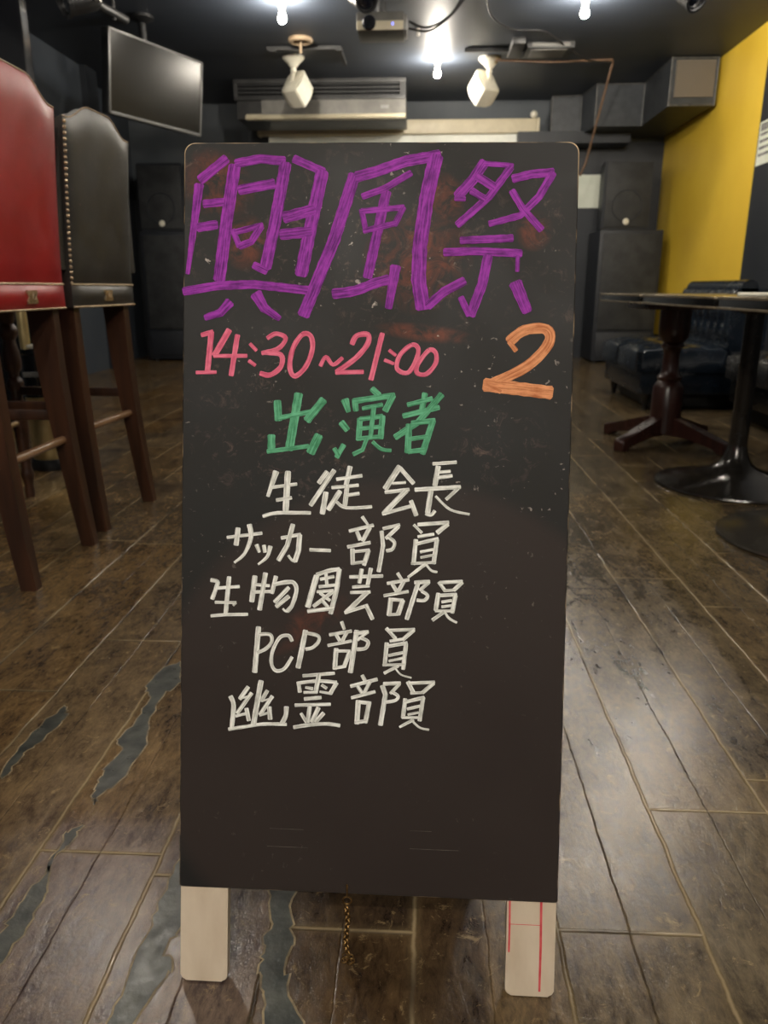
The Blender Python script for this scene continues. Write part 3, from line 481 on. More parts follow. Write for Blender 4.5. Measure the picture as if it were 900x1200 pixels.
STROKES = {
    "title": [[[115],[-1742,8492,-2040,8254]],[[110,49],[-2053,8201,-2118,7668,-2178,7199]],[[93],[-1997,7988,-1764,8010]],[[104],[-2063,7721,-1844,7754]],[[142],[-1645,8413,-1735,7776,-1811,7134]],[[104],[-1632,8439,-1347,8491,-1076,8465]],[[135],[-1062,8438,-1175,7777,-1278,7270]],[[87],[-1264,7230,-1415,7302]],[[115],[-1588,8142,-1194,8214]],[[68],[-1660,7696,-1582,7509]],[[68],[-1632,7669,-1317,7750]],[[82],[-1333,7737,-1446,7563,-1582,7509]],[[92],[-968,8491,-628,8346]],[[148],[-642,8346,-768,7725,-869,7192]],[[130],[-1068,7835,-730,7923]],[[122],[-1106,7644,-767,7677]],[[99],[-2223,6997,-1824,7066,-1413,7082,-785,7019]],[[115,71],[-1685,6879,-1794,6758,-1972,6702]],[[137,66],[-1384,6975,-1287,6815,-1108,6696]],[[140],[-278,8306,-495,7593,-835,6738]],[[113],[-110,7170,87,8122]],[[64],[-191,7924,-133,7673]],[[123],[-253,8287,-40,8345,305,8462,676,8527]],[[165],[636,8514,540,8043,476,7517,470,7147,525,6829]],[[102],[578,6851,762,7016,986,7137]],[[75],[-183,8069,70,8161,361,8331]],[[65],[-193,7906,288,7951]],[[69],[283,7951,185,7753]],[[65],[-163,7687,198,7774]],[[114],[-497,6981,-464,6985,-419,6990,-366,6996,-310,7004,-259,7015,-209,7030,-158,7049,-108,7069,-60,7089,-18,7104,20,7116,55,7126,86,7134,111,7140,130,7145]],[[123,81],[207,7291,136,6826]],[[116],[1181,8448,1053,8253,885,8070]],[[58],[859,8051,973,8043]],[[58],[1181,8435,1498,8408]],[[84],[1477,8395,1243,8070,892,7755]],[[95],[1105,8292,1293,8174]],[[79],[1043,8135,1190,8044]],[[95],[1501,8265,1710,8317,1946,8335]],[[94,68],[1941,8330,1796,8070,1591,7861,1250,7769]],[[79],[1492,8135,1615,7940,1832,7705]],[[85],[936,7584,1513,7612]],[[91],[753,7452,1098,7467,1615,7442]],[[48],[1576,7416,1575,7245]],[[111],[1245,7415,1187,7098,1062,6753]],[[75],[1048,6753,950,6951]],[[148,116],[1558,7114,1698,6798]]],
    "time": [[[55],[-2012,6502,-1880,6541]],[[66],[-1897,6541,-1940,6075]],[[42],[-2070,6074,-1837,6082]],[[72],[-1690,6564,-1858,6271]],[[44],[-1867,6266,-1481,6272]],[[60],[-1593,6506,-1663,6046]],[[41],[-1447,6410,-1372,6333]],[[41],[-1458,6216,-1383,6163]],[[52],[-1247,6474,-1234,6483,-1215,6496,-1192,6510,-1169,6522,-1146,6526,-1122,6524,-1094,6517,-1067,6506,-1046,6492,-1036,6476,-1039,6456,-1050,6432,-1068,6405,-1091,6380,-1117,6360,-1151,6344,-1195,6330,-1240,6319,-1280,6310,-1308,6304]],[[58],[-1267,6312,-1240,6311,-1200,6309,-1156,6306,-1116,6300,-1089,6287,-1075,6267,-1069,6239,-1070,6209,-1077,6179,-1087,6152,-1104,6129,-1127,6106,-1155,6085,-1183,6068,-1209,6057,-1235,6053,-1261,6056,-1287,6063,-1309,6070,-1325,6074]],[[57],[-846,6518,-868,6498,-891,6469,-915,6433,-936,6395,-953,6356,-965,6314,-975,6268,-981,6220,-984,6176,-983,6140,-977,6110,-968,6084,-955,6063,-939,6050,-921,6046,-900,6054,-875,6071,-848,6096,-822,6125,-800,6156,-781,6191,-762,6233,-746,6277,-734,6320,-726,6358,-724,6393,-725,6428,-731,6459,-739,6486,-750,6506,-765,6520,-783,6529,-803,6532,-825,6529,-846,6518]],[[46],[-631,6166,-623,6183,-612,6209,-599,6236,-584,6259,-570,6269,-555,6261,-539,6239,-523,6213,-505,6191,-487,6181,-465,6187,-440,6204,-416,6226,-394,6246,-379,6260]],[[60],[-273,6416,-267,6431,-260,6451,-250,6474,-237,6495,-221,6511,-198,6521,-169,6528,-139,6532,-112,6531,-94,6525,-84,6513,-80,6494,-80,6471,-86,6445,-97,6418,-114,6389,-137,6357,-165,6323,-196,6289,-230,6256,-271,6222,-320,6185,-370,6150,-414,6119,-445,6098]],[[49],[-453,6092,-140,6104]],[[59],[71,6540,-50,6017]],[[39],[152,6352,228,6293]],[[39],[102,6241,206,6200]],[[51],[407,6415,382,6401,353,6380,322,6352,294,6322,274,6294,259,6264,248,6230,241,6197,240,6167,246,6143,262,6125,286,6110,315,6099,343,6095,368,6100,389,6115,408,6141,427,6173,443,6206,456,6236,467,6264,476,6294,483,6323,485,6349,483,6371,475,6388,463,6403,447,6413,428,6418,407,6415]],[[51],[604,6357,581,6337,555,6307,528,6272,504,6236,487,6206,475,6181,468,6156,465,6134,467,6115,474,6101,487,6090,508,6082,532,6079,557,6080,579,6087,602,6103,626,6126,649,6153,668,6182,682,6208,690,6234,692,6260,691,6286,687,6310,680,6328,670,6342,657,6354,641,6362,623,6364,604,6357]]],
    "two": [[[119],[1505,6461,1527,6481,1557,6509,1593,6541,1633,6570,1674,6590,1721,6603,1776,6611,1832,6615,1881,6612,1917,6601,1940,6582,1956,6555,1963,6522,1959,6485,1945,6445,1918,6399,1880,6348,1832,6294,1776,6240,1714,6190,1637,6141,1543,6091,1447,6044,1362,6005,1302,5976]],[[54],[1505,6461,1585,6361]],[[150],[1243,5976,1572,5941,1990,5895]],[[60],[1243,5976,1424,5903]]],
    "heading": [[[99],[-878,5844,-979,5205]],[[88],[-1123,5760,-1107,5543]],[[55],[-1107,5565,-738,5643]],[[93],[-590,5781,-778,5543]],[[88],[-1187,5365,-1185,5183]],[[50],[-1232,5179,-754,5250]],[[104],[-638,5374,-731,5174]],[[93,54],[-344,5784,-301,5650]],[[76],[-381,5527,-311,5441]],[[60],[-429,5128,-350,5270]],[[49],[-458,5228,-408,5147]],[[73],[-37,5914,46,5840]],[[67],[-233,5791,-215,5662]],[[67],[-248,5770,222,5843]],[[73],[207,5842,119,5666]],[[49],[-140,5687,87,5735]],[[67],[-168,5572,-179,5329]],[[55],[-168,5566,90,5606]],[[67],[90,5606,73,5351]],[[49],[-166,5460,77,5484]],[[49],[-189,5344,85,5373]],[[55],[-12,5704,-43,5371]],[[49],[-88,5340,-132,5218,-238,5164]],[[43],[-17,5310,-4,5299,14,5281,36,5262,59,5243,81,5230,105,5223,131,5218,157,5216,179,5215,194,5214]],[[66],[569,5868,529,5630]],[[54],[375,5736,652,5812]],[[61],[326,5609,732,5714]],[[72],[759,5859,500,5545,240,5366]],[[73],[395,5513,386,5196]],[[61],[425,5529,687,5563]],[[72],[666,5563,553,5184]],[[48],[398,5347,609,5381]],[[55],[392,5205,573,5229]]],
    "list": [[[72,39],[-1127,4949,-1220,4663]],[[39],[-1194,4765,-885,4812]],[[72],[-989,4952,-1011,4503]],[[41],[-1120,4621,-944,4652]],[[42],[-1273,4431,-1254,4437,-1229,4447,-1197,4457,-1157,4466,-1107,4473,-1038,4477,-950,4479,-858,4480,-777,4481,-721,4481]],[[55],[-536,4960,-630,4827]],[[55],[-454,4978,-722,4569]],[[63],[-546,4722,-584,4476]],[[57],[-272,5022,-315,4809]],[[41],[-425,4875,-134,4921]],[[41],[-479,4778,-173,4811]],[[55],[-301,4809,-325,4577]],[[41],[-313,4692,-163,4716]],[[60],[-382,4739,-516,4524]],[[38],[-421,4616,-409,4605,-394,4590,-373,4573,-346,4559,-310,4550,-259,4548,-192,4551,-121,4557,-59,4563,-16,4567]],[[67],[298,5034,136,4776]],[[49],[305,5013,460,4843]],[[33],[217,4838,368,4853]],[[43],[136,4736,410,4772]],[[61],[379,4762,126,4492]],[[43],[110,4488,459,4590]],[[52],[433,4644,498,4478]],[[39],[676,5071,942,5094]],[[60],[737,5042,703,4823]],[[36],[739,4975,875,4990]],[[42],[731,4914,897,4939]],[[49],[479,4773,993,4813]],[[42],[970,4798,836,4668]],[[61],[659,4761,628,4511]],[[42],[607,4502,615,4499,627,4494,642,4490,656,4487,668,4488,678,4494,688,4504,696,4516,704,4527,709,4534]],[[30],[715,4702,737,4680,768,4648,805,4613,845,4579,884,4553,929,4536,979,4524,1029,4515,1073,4508,1103,4503]],[[38],[-1691,4176,-1283,4235]],[[60],[-1563,4287,-1584,4092]],[[64,30],[-1431,4330,-1427,4310,-1420,4284,-1413,4252,-1409,4218,-1411,4184,-1419,4147,-1431,4107,-1447,4066,-1465,4028,-1484,3994,-1507,3966,-1533,3940,-1560,3918,-1584,3900,-1601,3886]],[[51,38],[-1344,4099,-1311,4014]],[[45],[-1259,4094,-1245,4015]],[[53,26],[-1183,4084,-1187,4067,-1192,4043,-1198,4015,-1207,3987,-1219,3963,-1237,3942,-1261,3920,-1285,3901,-1307,3884,-1322,3872]],[[41],[-1056,4184,-832,4230]],[[56],[-923,4344,-986,4100,-1087,3925]],[[60],[-843,4224,-854,4047,-895,3918]],[[32],[-889,3915,-895,3917,-904,3919,-914,3922,-924,3926,-933,3932,-941,3941,-950,3953,-959,3965,-966,3976,-971,3984]],[[41],[-722,4055,-482,4051]],[[49],[-1876,3676,-1864,3674,-1847,3672,-1827,3669,-1810,3664,-1800,3657,-1796,3648,-1797,3637,-1801,3625,-1806,3609,-1812,3591,-1820,3566,-1831,3534,-1842,3502,-1852,3473,-1859,3453]],[[38],[-1803,3582,-1541,3607]],[[53],[-1662,3717,-1699,3287]],[[34],[-1824,3416,-1577,3419]],[[27],[-1577,3415,-1611,3384]],[[38],[-1872,3254,-1851,3257,-1822,3260,-1787,3264,-1747,3268,-1705,3272,-1654,3275,-1593,3278,-1531,3281,-1477,3283,-1439,3285]],[[61],[-1359,3734,-1393,3435]],[[38],[-1357,3636,-1187,3626]],[[38],[-1394,3545,-1158,3560]],[[57],[-1236,3771,-1301,3343]],[[51],[-1113,3737,-1158,3538]],[[49],[-1140,3642,-1119,3646,-1088,3653,-1052,3661,-1018,3668,-990,3672,-968,3674,-948,3676,-932,3676,-917,3674,-905,3667,-894,3655,-884,3641,-876,3623,-872,3602,-872,3577,-876,3547,-885,3510,-896,3472,-909,3436,-920,3406,-932,3384,-945,3367,-957,3353,-968,3342,-976,3333]],[[49],[-961,3612,-1124,3435]],[[49],[-959,3509,-1105,3383]],[[26],[-976,3330,-980,3330,-985,3332,-992,3333,-998,3335,-1004,3338,-1009,3342,-1015,3348,-1020,3354,-1024,3359,-1027,3362]],[[68],[-639,3756,-737,3392]],[[49],[-637,3767,-616,3775,-585,3787,-550,3800,-515,3812,-485,3821,-458,3827,-433,3831,-410,3834,-390,3836,-376,3837]],[[56],[-376,3837,-406,3589,-471,3321]],[[38],[-595,3716,-437,3751]],[[41],[-531,3783,-515,3639]],[[38],[-609,3629,-422,3654]],[[38],[-631,3570,-443,3588]],[[38],[-597,3556,-479,3471]],[[45],[-443,3579,-670,3398]],[[41],[-573,3472,-502,3395]],[[45],[-736,3340,-436,3382]],[[41,30],[-122,4450,-55,4359]],[[41],[-268,4282,8,4355]],[[48],[-180,4276,-141,4184]],[[50],[-32,4326,-113,4172]],[[41],[-285,4099,-25,4155]],[[52],[-229,4076,-222,3899]],[[37],[-213,4046,-31,4069]],[[52],[-42,4065,-93,3893]],[[37],[-220,3910,-81,3932]],[[41],[120,4318,310,4365]],[[44],[298,4346,156,4206]],[[48],[104,4288,124,4125,79,3822]],[[41],[178,4225,190,4217,207,4206,226,4193,243,4179,253,4165,256,4150,254,4132,249,4115,241,4099,232,4087,221,4078,205,4073,189,4069,174,4067,164,4064]],[[33],[473,4370,565,4280]],[[44],[519,4373,869,4405]],[[55],[858,4386,742,4285]],[[37],[522,4234,704,4268]],[[52],[499,4198,477,3916]],[[41],[505,4152,753,4217]],[[52],[739,4204,708,3930]],[[33],[553,4060,699,4092]],[[30],[558,3996,700,4027]],[[33],[452,3924,720,3944]],[[44,33],[615,3923,419,3765]],[[28],[621,3923,629,3912,640,3896,654,3878,668,3862,682,3850,696,3843,712,3838,727,3836,741,3834,750,3833]],[[41],[-255,3752,127,3773]],[[48],[-117,3845,-142,3686]],[[48],[-11,3857,-48,3651]],[[37],[-220,3635,-26,3655]],[[37],[-243,3571,-15,3584]],[[54],[-47,3580,-286,3344]],[[41],[-304,3335,-59,3422]],[[49],[-63,3433,19,3268]],[[45,33],[297,3809,354,3726]],[[41],[180,3688,430,3736]],[[45],[240,3680,288,3603]],[[48],[370,3712,307,3594]],[[37],[144,3545,424,3601]],[[56],[225,3517,206,3320]],[[41],[234,3503,368,3497]],[[56],[364,3497,312,3333]],[[34],[200,3324,316,3336]],[[48],[496,3706,666,3721]],[[44],[651,3709,557,3619]],[[52],[537,3707,476,3500,412,3279]],[[41],[581,3609,592,3602,608,3593,625,3583,639,3571,647,3560,647,3548,642,3535,634,3522,623,3511,611,3503,596,3500,577,3499,556,3500,538,3502,526,3503]],[[41],[773,3718,847,3618]],[[41],[783,3713,1040,3732]],[[48],[1039,3723,945,3629]],[[33],[834,3621,958,3633]],[[52],[770,3588,743,3391]],[[41],[780,3564,979,3580]],[[52],[965,3568,932,3368]],[[33],[810,3490,924,3511]],[[30],[811,3434,925,3452]],[[33],[738,3385,945,3391]],[[41],[843,3379,709,3278]],[[30],[840,3388,847,3376,857,3359,869,3340,882,3321,897,3306,914,3293,935,3281,956,3270,974,3262,987,3256]],[[62],[-1308,3141,-1347,2610]],[[42],[-1294,3056,-1276,3057,-1249,3060,-1220,3062,-1193,3061,-1173,3056,-1161,3045,-1153,3029,-1149,3011,-1149,2991,-1152,2973,-1160,2956,-1172,2937,-1187,2919,-1204,2902,-1221,2888,-1240,2875,-1263,2864,-1285,2854,-1304,2847,-1318,2841]],[[42],[-914,2988,-918,2998,-925,3013,-933,3029,-943,3043,-956,3051,-973,3053,-993,3053,-1014,3049,-1036,3041,-1056,3026,-1074,3004,-1093,2974,-1110,2940,-1126,2906,-1137,2873,-1146,2842,-1151,2810,-1154,2778,-1155,2748,-1152,2722,-1147,2699,-1139,2678,-1128,2660,-1116,2646,-1101,2636,-1084,2632,-1064,2632,-1043,2637,-1021,2646,-1001,2660,-981,2682,-960,2714,-940,2748,-923,2779,-911,2800]],[[60],[-757,3115,-839,2678]],[[42],[-743,3088,-723,3084,-693,3079,-660,3073,-630,3065,-610,3056,-600,3044,-596,3031,-596,3017,-600,3003,-606,2989,-614,2975,-626,2960,-641,2945,-656,2931,-671,2920,-687,2912,-706,2906,-724,2902,-740,2899,-751,2896]],[[54],[-1630,2315,-1624,2303,-1615,2286,-1605,2265,-1596,2238,-1592,2203,-1593,2154,-1598,2092,-1604,2026,-1610,1967,-1614,1927]],[[41],[-1648,1924,-1629,1928,-1603,1933,-1572,1939,-1536,1946,-1497,1953,-1453,1962,-1404,1972,-1352,1983,-1298,1992,-1244,1999,-1186,2003,-1122,2005,-1059,2005,-1005,2005,-967,2005]],[[54],[-970,2212,-970,2198,-971,2177,-971,2153,-973,2128,-977,2106,-985,2085,-995,2064,-1006,2044,-1016,2027,-1023,2015]],[[64],[-1270,2509,-1277,2473,-1285,2422,-1295,2363,-1305,2302,-1314,2246,-1323,2191,-1332,2133,-1341,2077,-1348,2029,-1354,1995]],[[50],[-1421,2433,-1520,2287]],[[25],[-1520,2290,-1396,2328]],[[47],[-1380,2362,-1549,2117]],[[34],[-1565,2083,-1556,2085,-1544,2089,-1530,2093,-1514,2097,-1498,2102,-1480,2107,-1460,2112,-1440,2117,-1423,2122,-1411,2125]],[[50],[-1440,2178,-1410,2036]],[[47],[-1195,2398,-1268,2270]],[[22],[-1259,2268,-1172,2302]],[[47],[-1136,2333,-1279,2109]],[[30],[-1283,2101,-1192,2132]],[[54],[-1171,2204,-1158,2061]],[[40],[-780,2584,-412,2626]],[[47],[-832,2511,-814,2392]],[[40],[-837,2497,-804,2502,-758,2510,-704,2518,-649,2526,-599,2530,-551,2530,-502,2528,-454,2525,-414,2522,-386,2520]],[[50],[-386,2515,-460,2384]],[[53],[-592,2610,-630,2390]],[[28,43],[-748,2450,-664,2436]],[[33],[-767,2390,-610,2395]],[[37],[-560,2484,-501,2446]],[[30],[-580,2405,-443,2384]],[[43],[-759,2313,-563,2337]],[[40],[-868,2236,-455,2261]],[[50],[-694,2225,-717,2042]],[[53],[-594,2216,-667,2044]],[[50],[-532,2155,-625,2046]],[[40],[-797,2142,-730,2039]],[[44],[-880,1975,-860,1979,-832,1985,-799,1992,-762,1999,-725,2005,-684,2011,-640,2017,-594,2023,-549,2027,-508,2029,-469,2029,-430,2025,-393,2021,-363,2016,-341,2013]],[[46,36],[-339,3230,-306,3144]],[[40],[-477,3074,-222,3125]],[[43],[-400,3078,-357,3010]],[[43],[-273,3115,-332,3002]],[[36],[-494,2949,-220,3010]],[[56],[-397,2915,-410,2675]],[[36],[-397,2887,-234,2892]],[[50],[-239,2888,-302,2703]],[[37],[-418,2686,-283,2712]],[[59],[-161,3132,-227,2642]],[[46],[-190,3099,-28,3122]],[[36],[-33,3122,-150,3024]],[[43],[-106,3048,-94,3043,-76,3036,-56,3027,-39,3017,-30,3006,-27,2992,-30,2975,-37,2958,-46,2942,-58,2930,-74,2923,-96,2919,-119,2916,-139,2915,-154,2914]],[[43],[180,3169,289,3053]],[[39],[199,3145,506,3164]],[[46],[497,3158,369,3039]],[[36],[224,3021,381,3051]],[[49],[188,2999,169,2732]],[[43],[194,2961,423,3006]],[[49],[410,2997,383,2699]],[[36],[212,2853,375,2893]],[[33],[217,2789,376,2827]],[[33],[147,2742,396,2753]],[[39],[328,2737,165,2646]],[[21],[293,2708,301,2697,312,2682,326,2665,342,2648,360,2635,382,2625,410,2617,438,2611,462,2606,479,2602]],[[43],[-90,2613,-46,2536]],[[43],[-221,2482,86,2572]],[[43],[-141,2486,-90,2409]],[[43],[2,2540,-65,2401]],[[40],[-210,2345,63,2426]],[[60],[-130,2316,-142,2045]],[[43],[-121,2299,16,2290]],[[53],[-5,2290,-43,2059]],[[43],[-164,2058,-31,2079]],[[56],[145,2500,183,2396,132,2038]],[[46],[161,2521,354,2535]],[[40],[346,2526,241,2411]],[[40],[252,2432,264,2425,282,2416,302,2406,319,2395,329,2384,331,2374,329,2363,322,2352,313,2342,300,2333,281,2326,256,2320,229,2315,205,2311,188,2308]],[[49],[441,2554,507,2428]],[[39],[457,2538,748,2559]],[[46],[737,2547,611,2432]],[[33],[474,2422,616,2435]],[[49],[415,2354,391,2132]],[[43],[412,2317,633,2377]],[[49],[620,2377,585,2104]],[[36],[439,2236,584,2276]],[[30],[448,2171,570,2200]],[[33],[380,2135,587,2142]],[[40,30],[514,2115,355,2022]],[[26],[486,2114,499,2101,518,2082,541,2060,564,2040,586,2025,609,2016,634,2010,658,2007,679,2004,694,2002]]],
}
ribbon(STROKES['title'], 'title_lettering', M['purple'], 0.0003)['label'] = 'large purple handwritten title'
ribbon(STROKES['time'], 'time_lettering', M['pink'], 0.0003)['label'] = 'pink handwritten opening hours'
ribbon(STROKES['two'], 'numeral', M['orange'], 0.0003)['label'] = 'orange numeral two'
ribbon(STROKES['heading'], 'heading_lettering', M['green'], 0.0003)['label'] = 'green handwritten heading'
ribbon(STROKES['list'], 'list_lettering', M['white'], 0.0003)['label'] = 'five rows of white handwriting'
# faint ruled scratches low on the board
for x0, x1, y in ((0.05, 0.107, 0.0575), (0.05, 0.075, 0.079), (-0.118, -0.070, 0.0535), (-0.115, -0.075, 0.075)):
    MB().box(x0, x1, y, y+0.0005, 0.0001, 0.0003).build('scratch', M['scratch'], panel)
def board_leg(x0, x1, za, zb, ylow, yhigh, mw, red=False):
    m = MB(); P = rounded(x0, x1, ylow, yhigh, 0.007, 0.003)
    m.prism(P, 'z', za, zb)
    for v in m.b.verts:
        if v.co.y < -0.05: v.co.y -= (0.2517 if zb < 0 else -0.2517)*(v.co.z-(za if zb < 0 else zb))   # foot cut level with the floor
    bmesh.ops.bevel(m.b, geom=[e for e in m.b.edges if len(e.link_faces) == 2 and max(len(f.verts) for f in e.link_faces) > 4], offset=0.0012, segments=1, affect='EDGES')
    return m.build('leg', M['leg_paint'], sign, mw=mw)
board_leg(-BW+0.0005, -BW+0.0575, -0.018, -0.0055, -0.1144, 0.855, F1)
lr = board_leg(BW-0.0575, BW-0.0005, -0.018, -0.0055, -0.1130, 0.855, F1)
lr['label'] = 'cream leg with two red pen lines'
for i, (xa, xb, wd) in enumerate(((0.2050, 0.2058, 0.0014), (0.1685, 0.1690, 0.0011))):
    yb = -0.110 if i == 0 else -0.064
    m = MB(); m.prism([(xa-wd, 0.0), (xa+wd, 0.0), (xb+wd, yb/2), (xb+wd*0.8, yb), (xb-wd, yb), (xb-wd, yb/2)], 'z', -0.0056, -0.0053)
    if i: m.box(0.1685, 0.2054, -0.0305, -0.0298, -0.0056, -0.0053)
    m.build('pen_line', M['red_line'], lr)
# the rear half of the A, mirrored about the hinge
r3 = Vector((1, 0, 0)); u3 = Vector((0, -0.24406, 0.96974)).normalized(); n3 = r3.cross(u3)
apex = BASE+u2*BH+Vector((0, 0.020, -0.004))
F3 = frame(r3, u3, n3, apex-u3*BH-O)
zb3 = apex.z-u3.z*BH
board_panel(0.0, -0.008).build('rear_panel', [M['chalk'], M['chalk_edge']], sign, mw=F3)
for x0 in (-BW+0.0005, BW-0.0575): board_leg(x0, x0+0.057, 0.0006, 0.010, -(zb3-0.0030)/u3.z, 0.855, F3)
for x in (-0.14, 0.14):
    MB().tube([(x-0.03, apex.y-O.y-0.006, apex.z-0.001), (x+0.03, apex.y-O.y-0.006, apex.z-0.001)], 0.004).build('hinge', M['brass'], sign, 40)
# chain hanging from a screw ring under the board
m = MB(); cx, cy = -0.0225, -0.223; z = 0.1065
m.torus((cx, cy, z), 0.0052, 0.0011, 'y'); m.tube([(cx, cy, z+0.005), (cx, cy, z+0.022)], 0.0012)
z -= 0.012; k = 0
while z > 0.026:
    rot = Matrix.Rotation(math.radians(45 if k % 2 else -45), 3, 'Z')
    m.torus((cx+0.0012*math.sin(k*0.5)-0.001, cy, z), 0.0036, 0.0009, 'y', 14, 6, 1.0, rot); z -= 0.0048; k += 1
for dx, dz, a in ((-0.003, 0.024, 40), (0.003, 0.022, -30), (-0.002, 0.018, 70), (0.004, 0.016, 15), (-0.005, 0.016, -60), (0.0015, 0.0135, 35)):
    m.torus((cx+dx, cy, dz), 0.0036, 0.0009, 'y', 14, 6, 1.0, Matrix.Rotation(math.radians(a), 3, 'Y'))
m.build('chain', M['chain'], sign, 50)['label'] = 'short brass chain'

# ---------------------------------------------------------------- bar stools
def bar_stool(x, y, rz, leather_m, label, side_nails, wing):
    t = thing('bar_stool', label, 'bar stool', (x, y, 0), rz, 'high-backed leather bar stools')
    HW = 0.218
    # rear sabre legs
    for s in (-1, 1):
        secs = []
        for z, xo, dep, yc, wd in ((0.0, 0.292, 0.044, 0.192, 0.040), (0.15, 0.278, 0.048, 0.188, 0.041), (0.35, 0.264, 0.056, 0.182, 0.042), (0.55, 0.256, 0.068, 0.178, 0.043), (0.75, 0.254, 0.080, 0.176, 0.044)):
            a, b, c, d = xo-dep, xo, s*yc-wd/2, s*yc+wd/2
            secs.append([(a, c, z), (b, c, z), (b, d, z), (a, d, z)])
        m = MB(); m.loft(secs)
        bmesh.ops.bevel(m.b, geom=[e for e in m.b.edges if abs(e.verts[0].co.z-e.verts[1].co.z) > 0.05], offset=0.004, segments=2, affect='EDGES')
        m.build('leg', M['stool_wood'], t, 50)
    # turned front legs
    prof = [(0, 0), (0.017, 0), (0.019, 0.02), (0.016, 0.05), (0.022, 0.075), (0.025, 0.09), (0.022, 0.105), (0.018, 0.12), (0.024, 0.20), (0.0285, 0.30), (0.027, 0.36), (0.021, 0.40), (0.019, 0.42), (0.029, 0.435), (0.031, 0.45), (0.028, 0.465), (0.019, 0.475),
            (0.019, 0.49), (0.031, 0.505), (0.033, 0.53), (0.030, 0.57), (0.024, 0.60), (0.022, 0.615), (0.034, 0.63), (0.036, 0.645), (0.033, 0.66), (0.023, 0.672), (0.030, 0.69), (0.033, 0.71), (0.033, 0.75), (0, 0.75)]
    for s in (-1, 1): MB().lathe(prof, (-0.225, s*0.185, 0), 20).build('leg', M['stool_wood'], t, 40)
    for s in (-1, 1): MB().box(-0.225, 0.225, s*0.184-0.011, s*0.184+0.011, 0.408, 0.440, 0.006).build('stretcher', M['stool_wood'], t, 40)
    MB().tube([(0.236, -0.18, 0.350), (0.236, 0.18, 0.350)], 0.0125, 14).build('rear_rail', M['rod_wood'], t, 40)
    MB().tube([(-0.225, -0.185, 0.30), (-0.225, 0.185, 0.30)], 0.0125, 14).build('footrest', M['brass'], t, 40)
    # seat frame wrapped in leather, cushion
    m = MB()
    def seat_fn(u, v, k):
        yy = (u*2-1)*HW; zz = 0.742+v*0.07
        b = 0.012*math.sin(PI*v)*(1-abs(u*2-1)**6)
        return (0.268+b, yy, zz) if k else (-0.25-b, yy, zz)
    m.grid_solid(seat_fn, 16, 6); m.build('seat_frame', leather_m, t, 50)
    m = MB()
    def cu(u, v, k):
        e = (1-abs(2*u-1)**5)*(1-abs(2*v-1)**5)
        return (-0.262+u*0.43, (v*2-1)*0.215, (0.800+0.055*e+0.02) if k else 0.800)
    m.grid_solid(cu, 14, 12); m.build('seat_cushion', leather_m, t, 60)
    # back: camel top
    def top(yn):
        q = min(1, max(0, (0.90-abs(yn))/0.62)); return 1.284+0.050*q*q*(3-2*q)
    def bk(u, v, k):
        yn = u*2-1; z0 = 0.812; zt = top(yn); zz = z0+v*(zt-z0)
        lean = 0.266+0.036*((zz-0.812)/0.5)**1.3
        edge = (1-abs(yn)**8)*(1-abs(2*v-1)**8)
        return (lean+0.012*edge, yn*HW, zz) if k else (lean-0.032-0.002*edge, yn*HW, zz)
    m = MB(); m.grid_solid(bk, 36, 20); m.build('backrest', leather_m, t, 50)
    def cush(u, v, k):
        yn = u*2-1; z0 = 0.83; zt = top(yn)-0.012; zz = z0+v*(zt-z0)
        lean = 0.234+0.036*((zz-0.812)/0.5)**1.3
        hw = HW+wing*(1-v)**0.8*0.9
        edge = (1-abs(yn)**4)*(1-abs(2*v-1)**6)
        return (lean+0.004, yn*hw, zz) if k else (lean-0.040-0.03*edge, yn*hw, zz)
    m = MB(); m.grid_solid(cush, 24, 16); m.build('back_cushion', leather_m, t, 50)
    if wing > 0.03:
        for s in (-1, 1):
            def wf(u, v, k, s=s):
                zz = 0.855+v*0.40; lean = 0.258+0.036*((zz-0.812)/0.5)**1.3
                yy = s*(HW-0.012+u*(0.012+0.060*(1-v)**0.9)); e = (1-u**4)
                return (lean-0.004*(1-e), yy, zz) if k else (lean-0.012-0.020*e, yy, zz)
            m = MB(); m.grid_solid(wf, 6, 12); m.build('side_wing', leather_m, t, 50)
    # stitched welt along the camel top
    P = []
    for i in range(41):
        yn = -1+i/20; zz = top(yn); P.append((0.262+0.036*((zz-0.812)/0.5)**1.3, yn*HW, zz+0.001))
    MB().tube(P, 0.0042, 6).build('welt', M['brass'] if False else leather_m, t, 60)
    m = MB()
    for i in range(1, len(P)):
        for q in (0.25, 0.75):
            p = Vector(P[i-1]).lerp(Vector(P[i]), q); m.ball(p+Vector((0.004, 0, 0.0022)), 0.0026, 1)
    m.build('stitching', M['beige'], t, 60)
    if side_nails:
        for s in (-1,):
            m = MB()
            for i in range(29):
                zz = 0.815+i*0.0164; m.ball((0.254+0.036*((zz-0.812)/0.5)**1.3+0.012, s*(HW-0.008), zz), 0.0074, 1)
            m.build('nail_trim', M['brass'], t, 60)
    for zz in (0.812, 0.744):
        m = MB()
        for i in range(40):
            m.ball((0.2695, -HW+0.004+i*(2*HW-0.008)/39, zz), 0.0043, 1)
        m.build('nail_trim', M['brass'], t, 60)
    MB().box(0.2640, 0.2690, -HW, HW, 0.802, 0.8065, 0.002).build('piping', leather_m, t, 50)
    m = MB(); m.prism([(-0.024, 0.760), (0.024, 0.760), (0.027, 0.766), (0.021, 0.777), (0.027, 0.788), (0.024, 0.795), (-0.024, 0.795), (-0.027, 0.788), (-0.021, 0.777), (-0.027, 0.766)], 'x', 0.276, 0.283)
    m.torus((0.287, 0, 0.777), 0.0085, 0.002, 'x', 14, 6); m.ball((0.284, 0, 0.787), 0.004, 1)
    m.build('pull_ring_plate', M['brass'], t, 40)
    return t
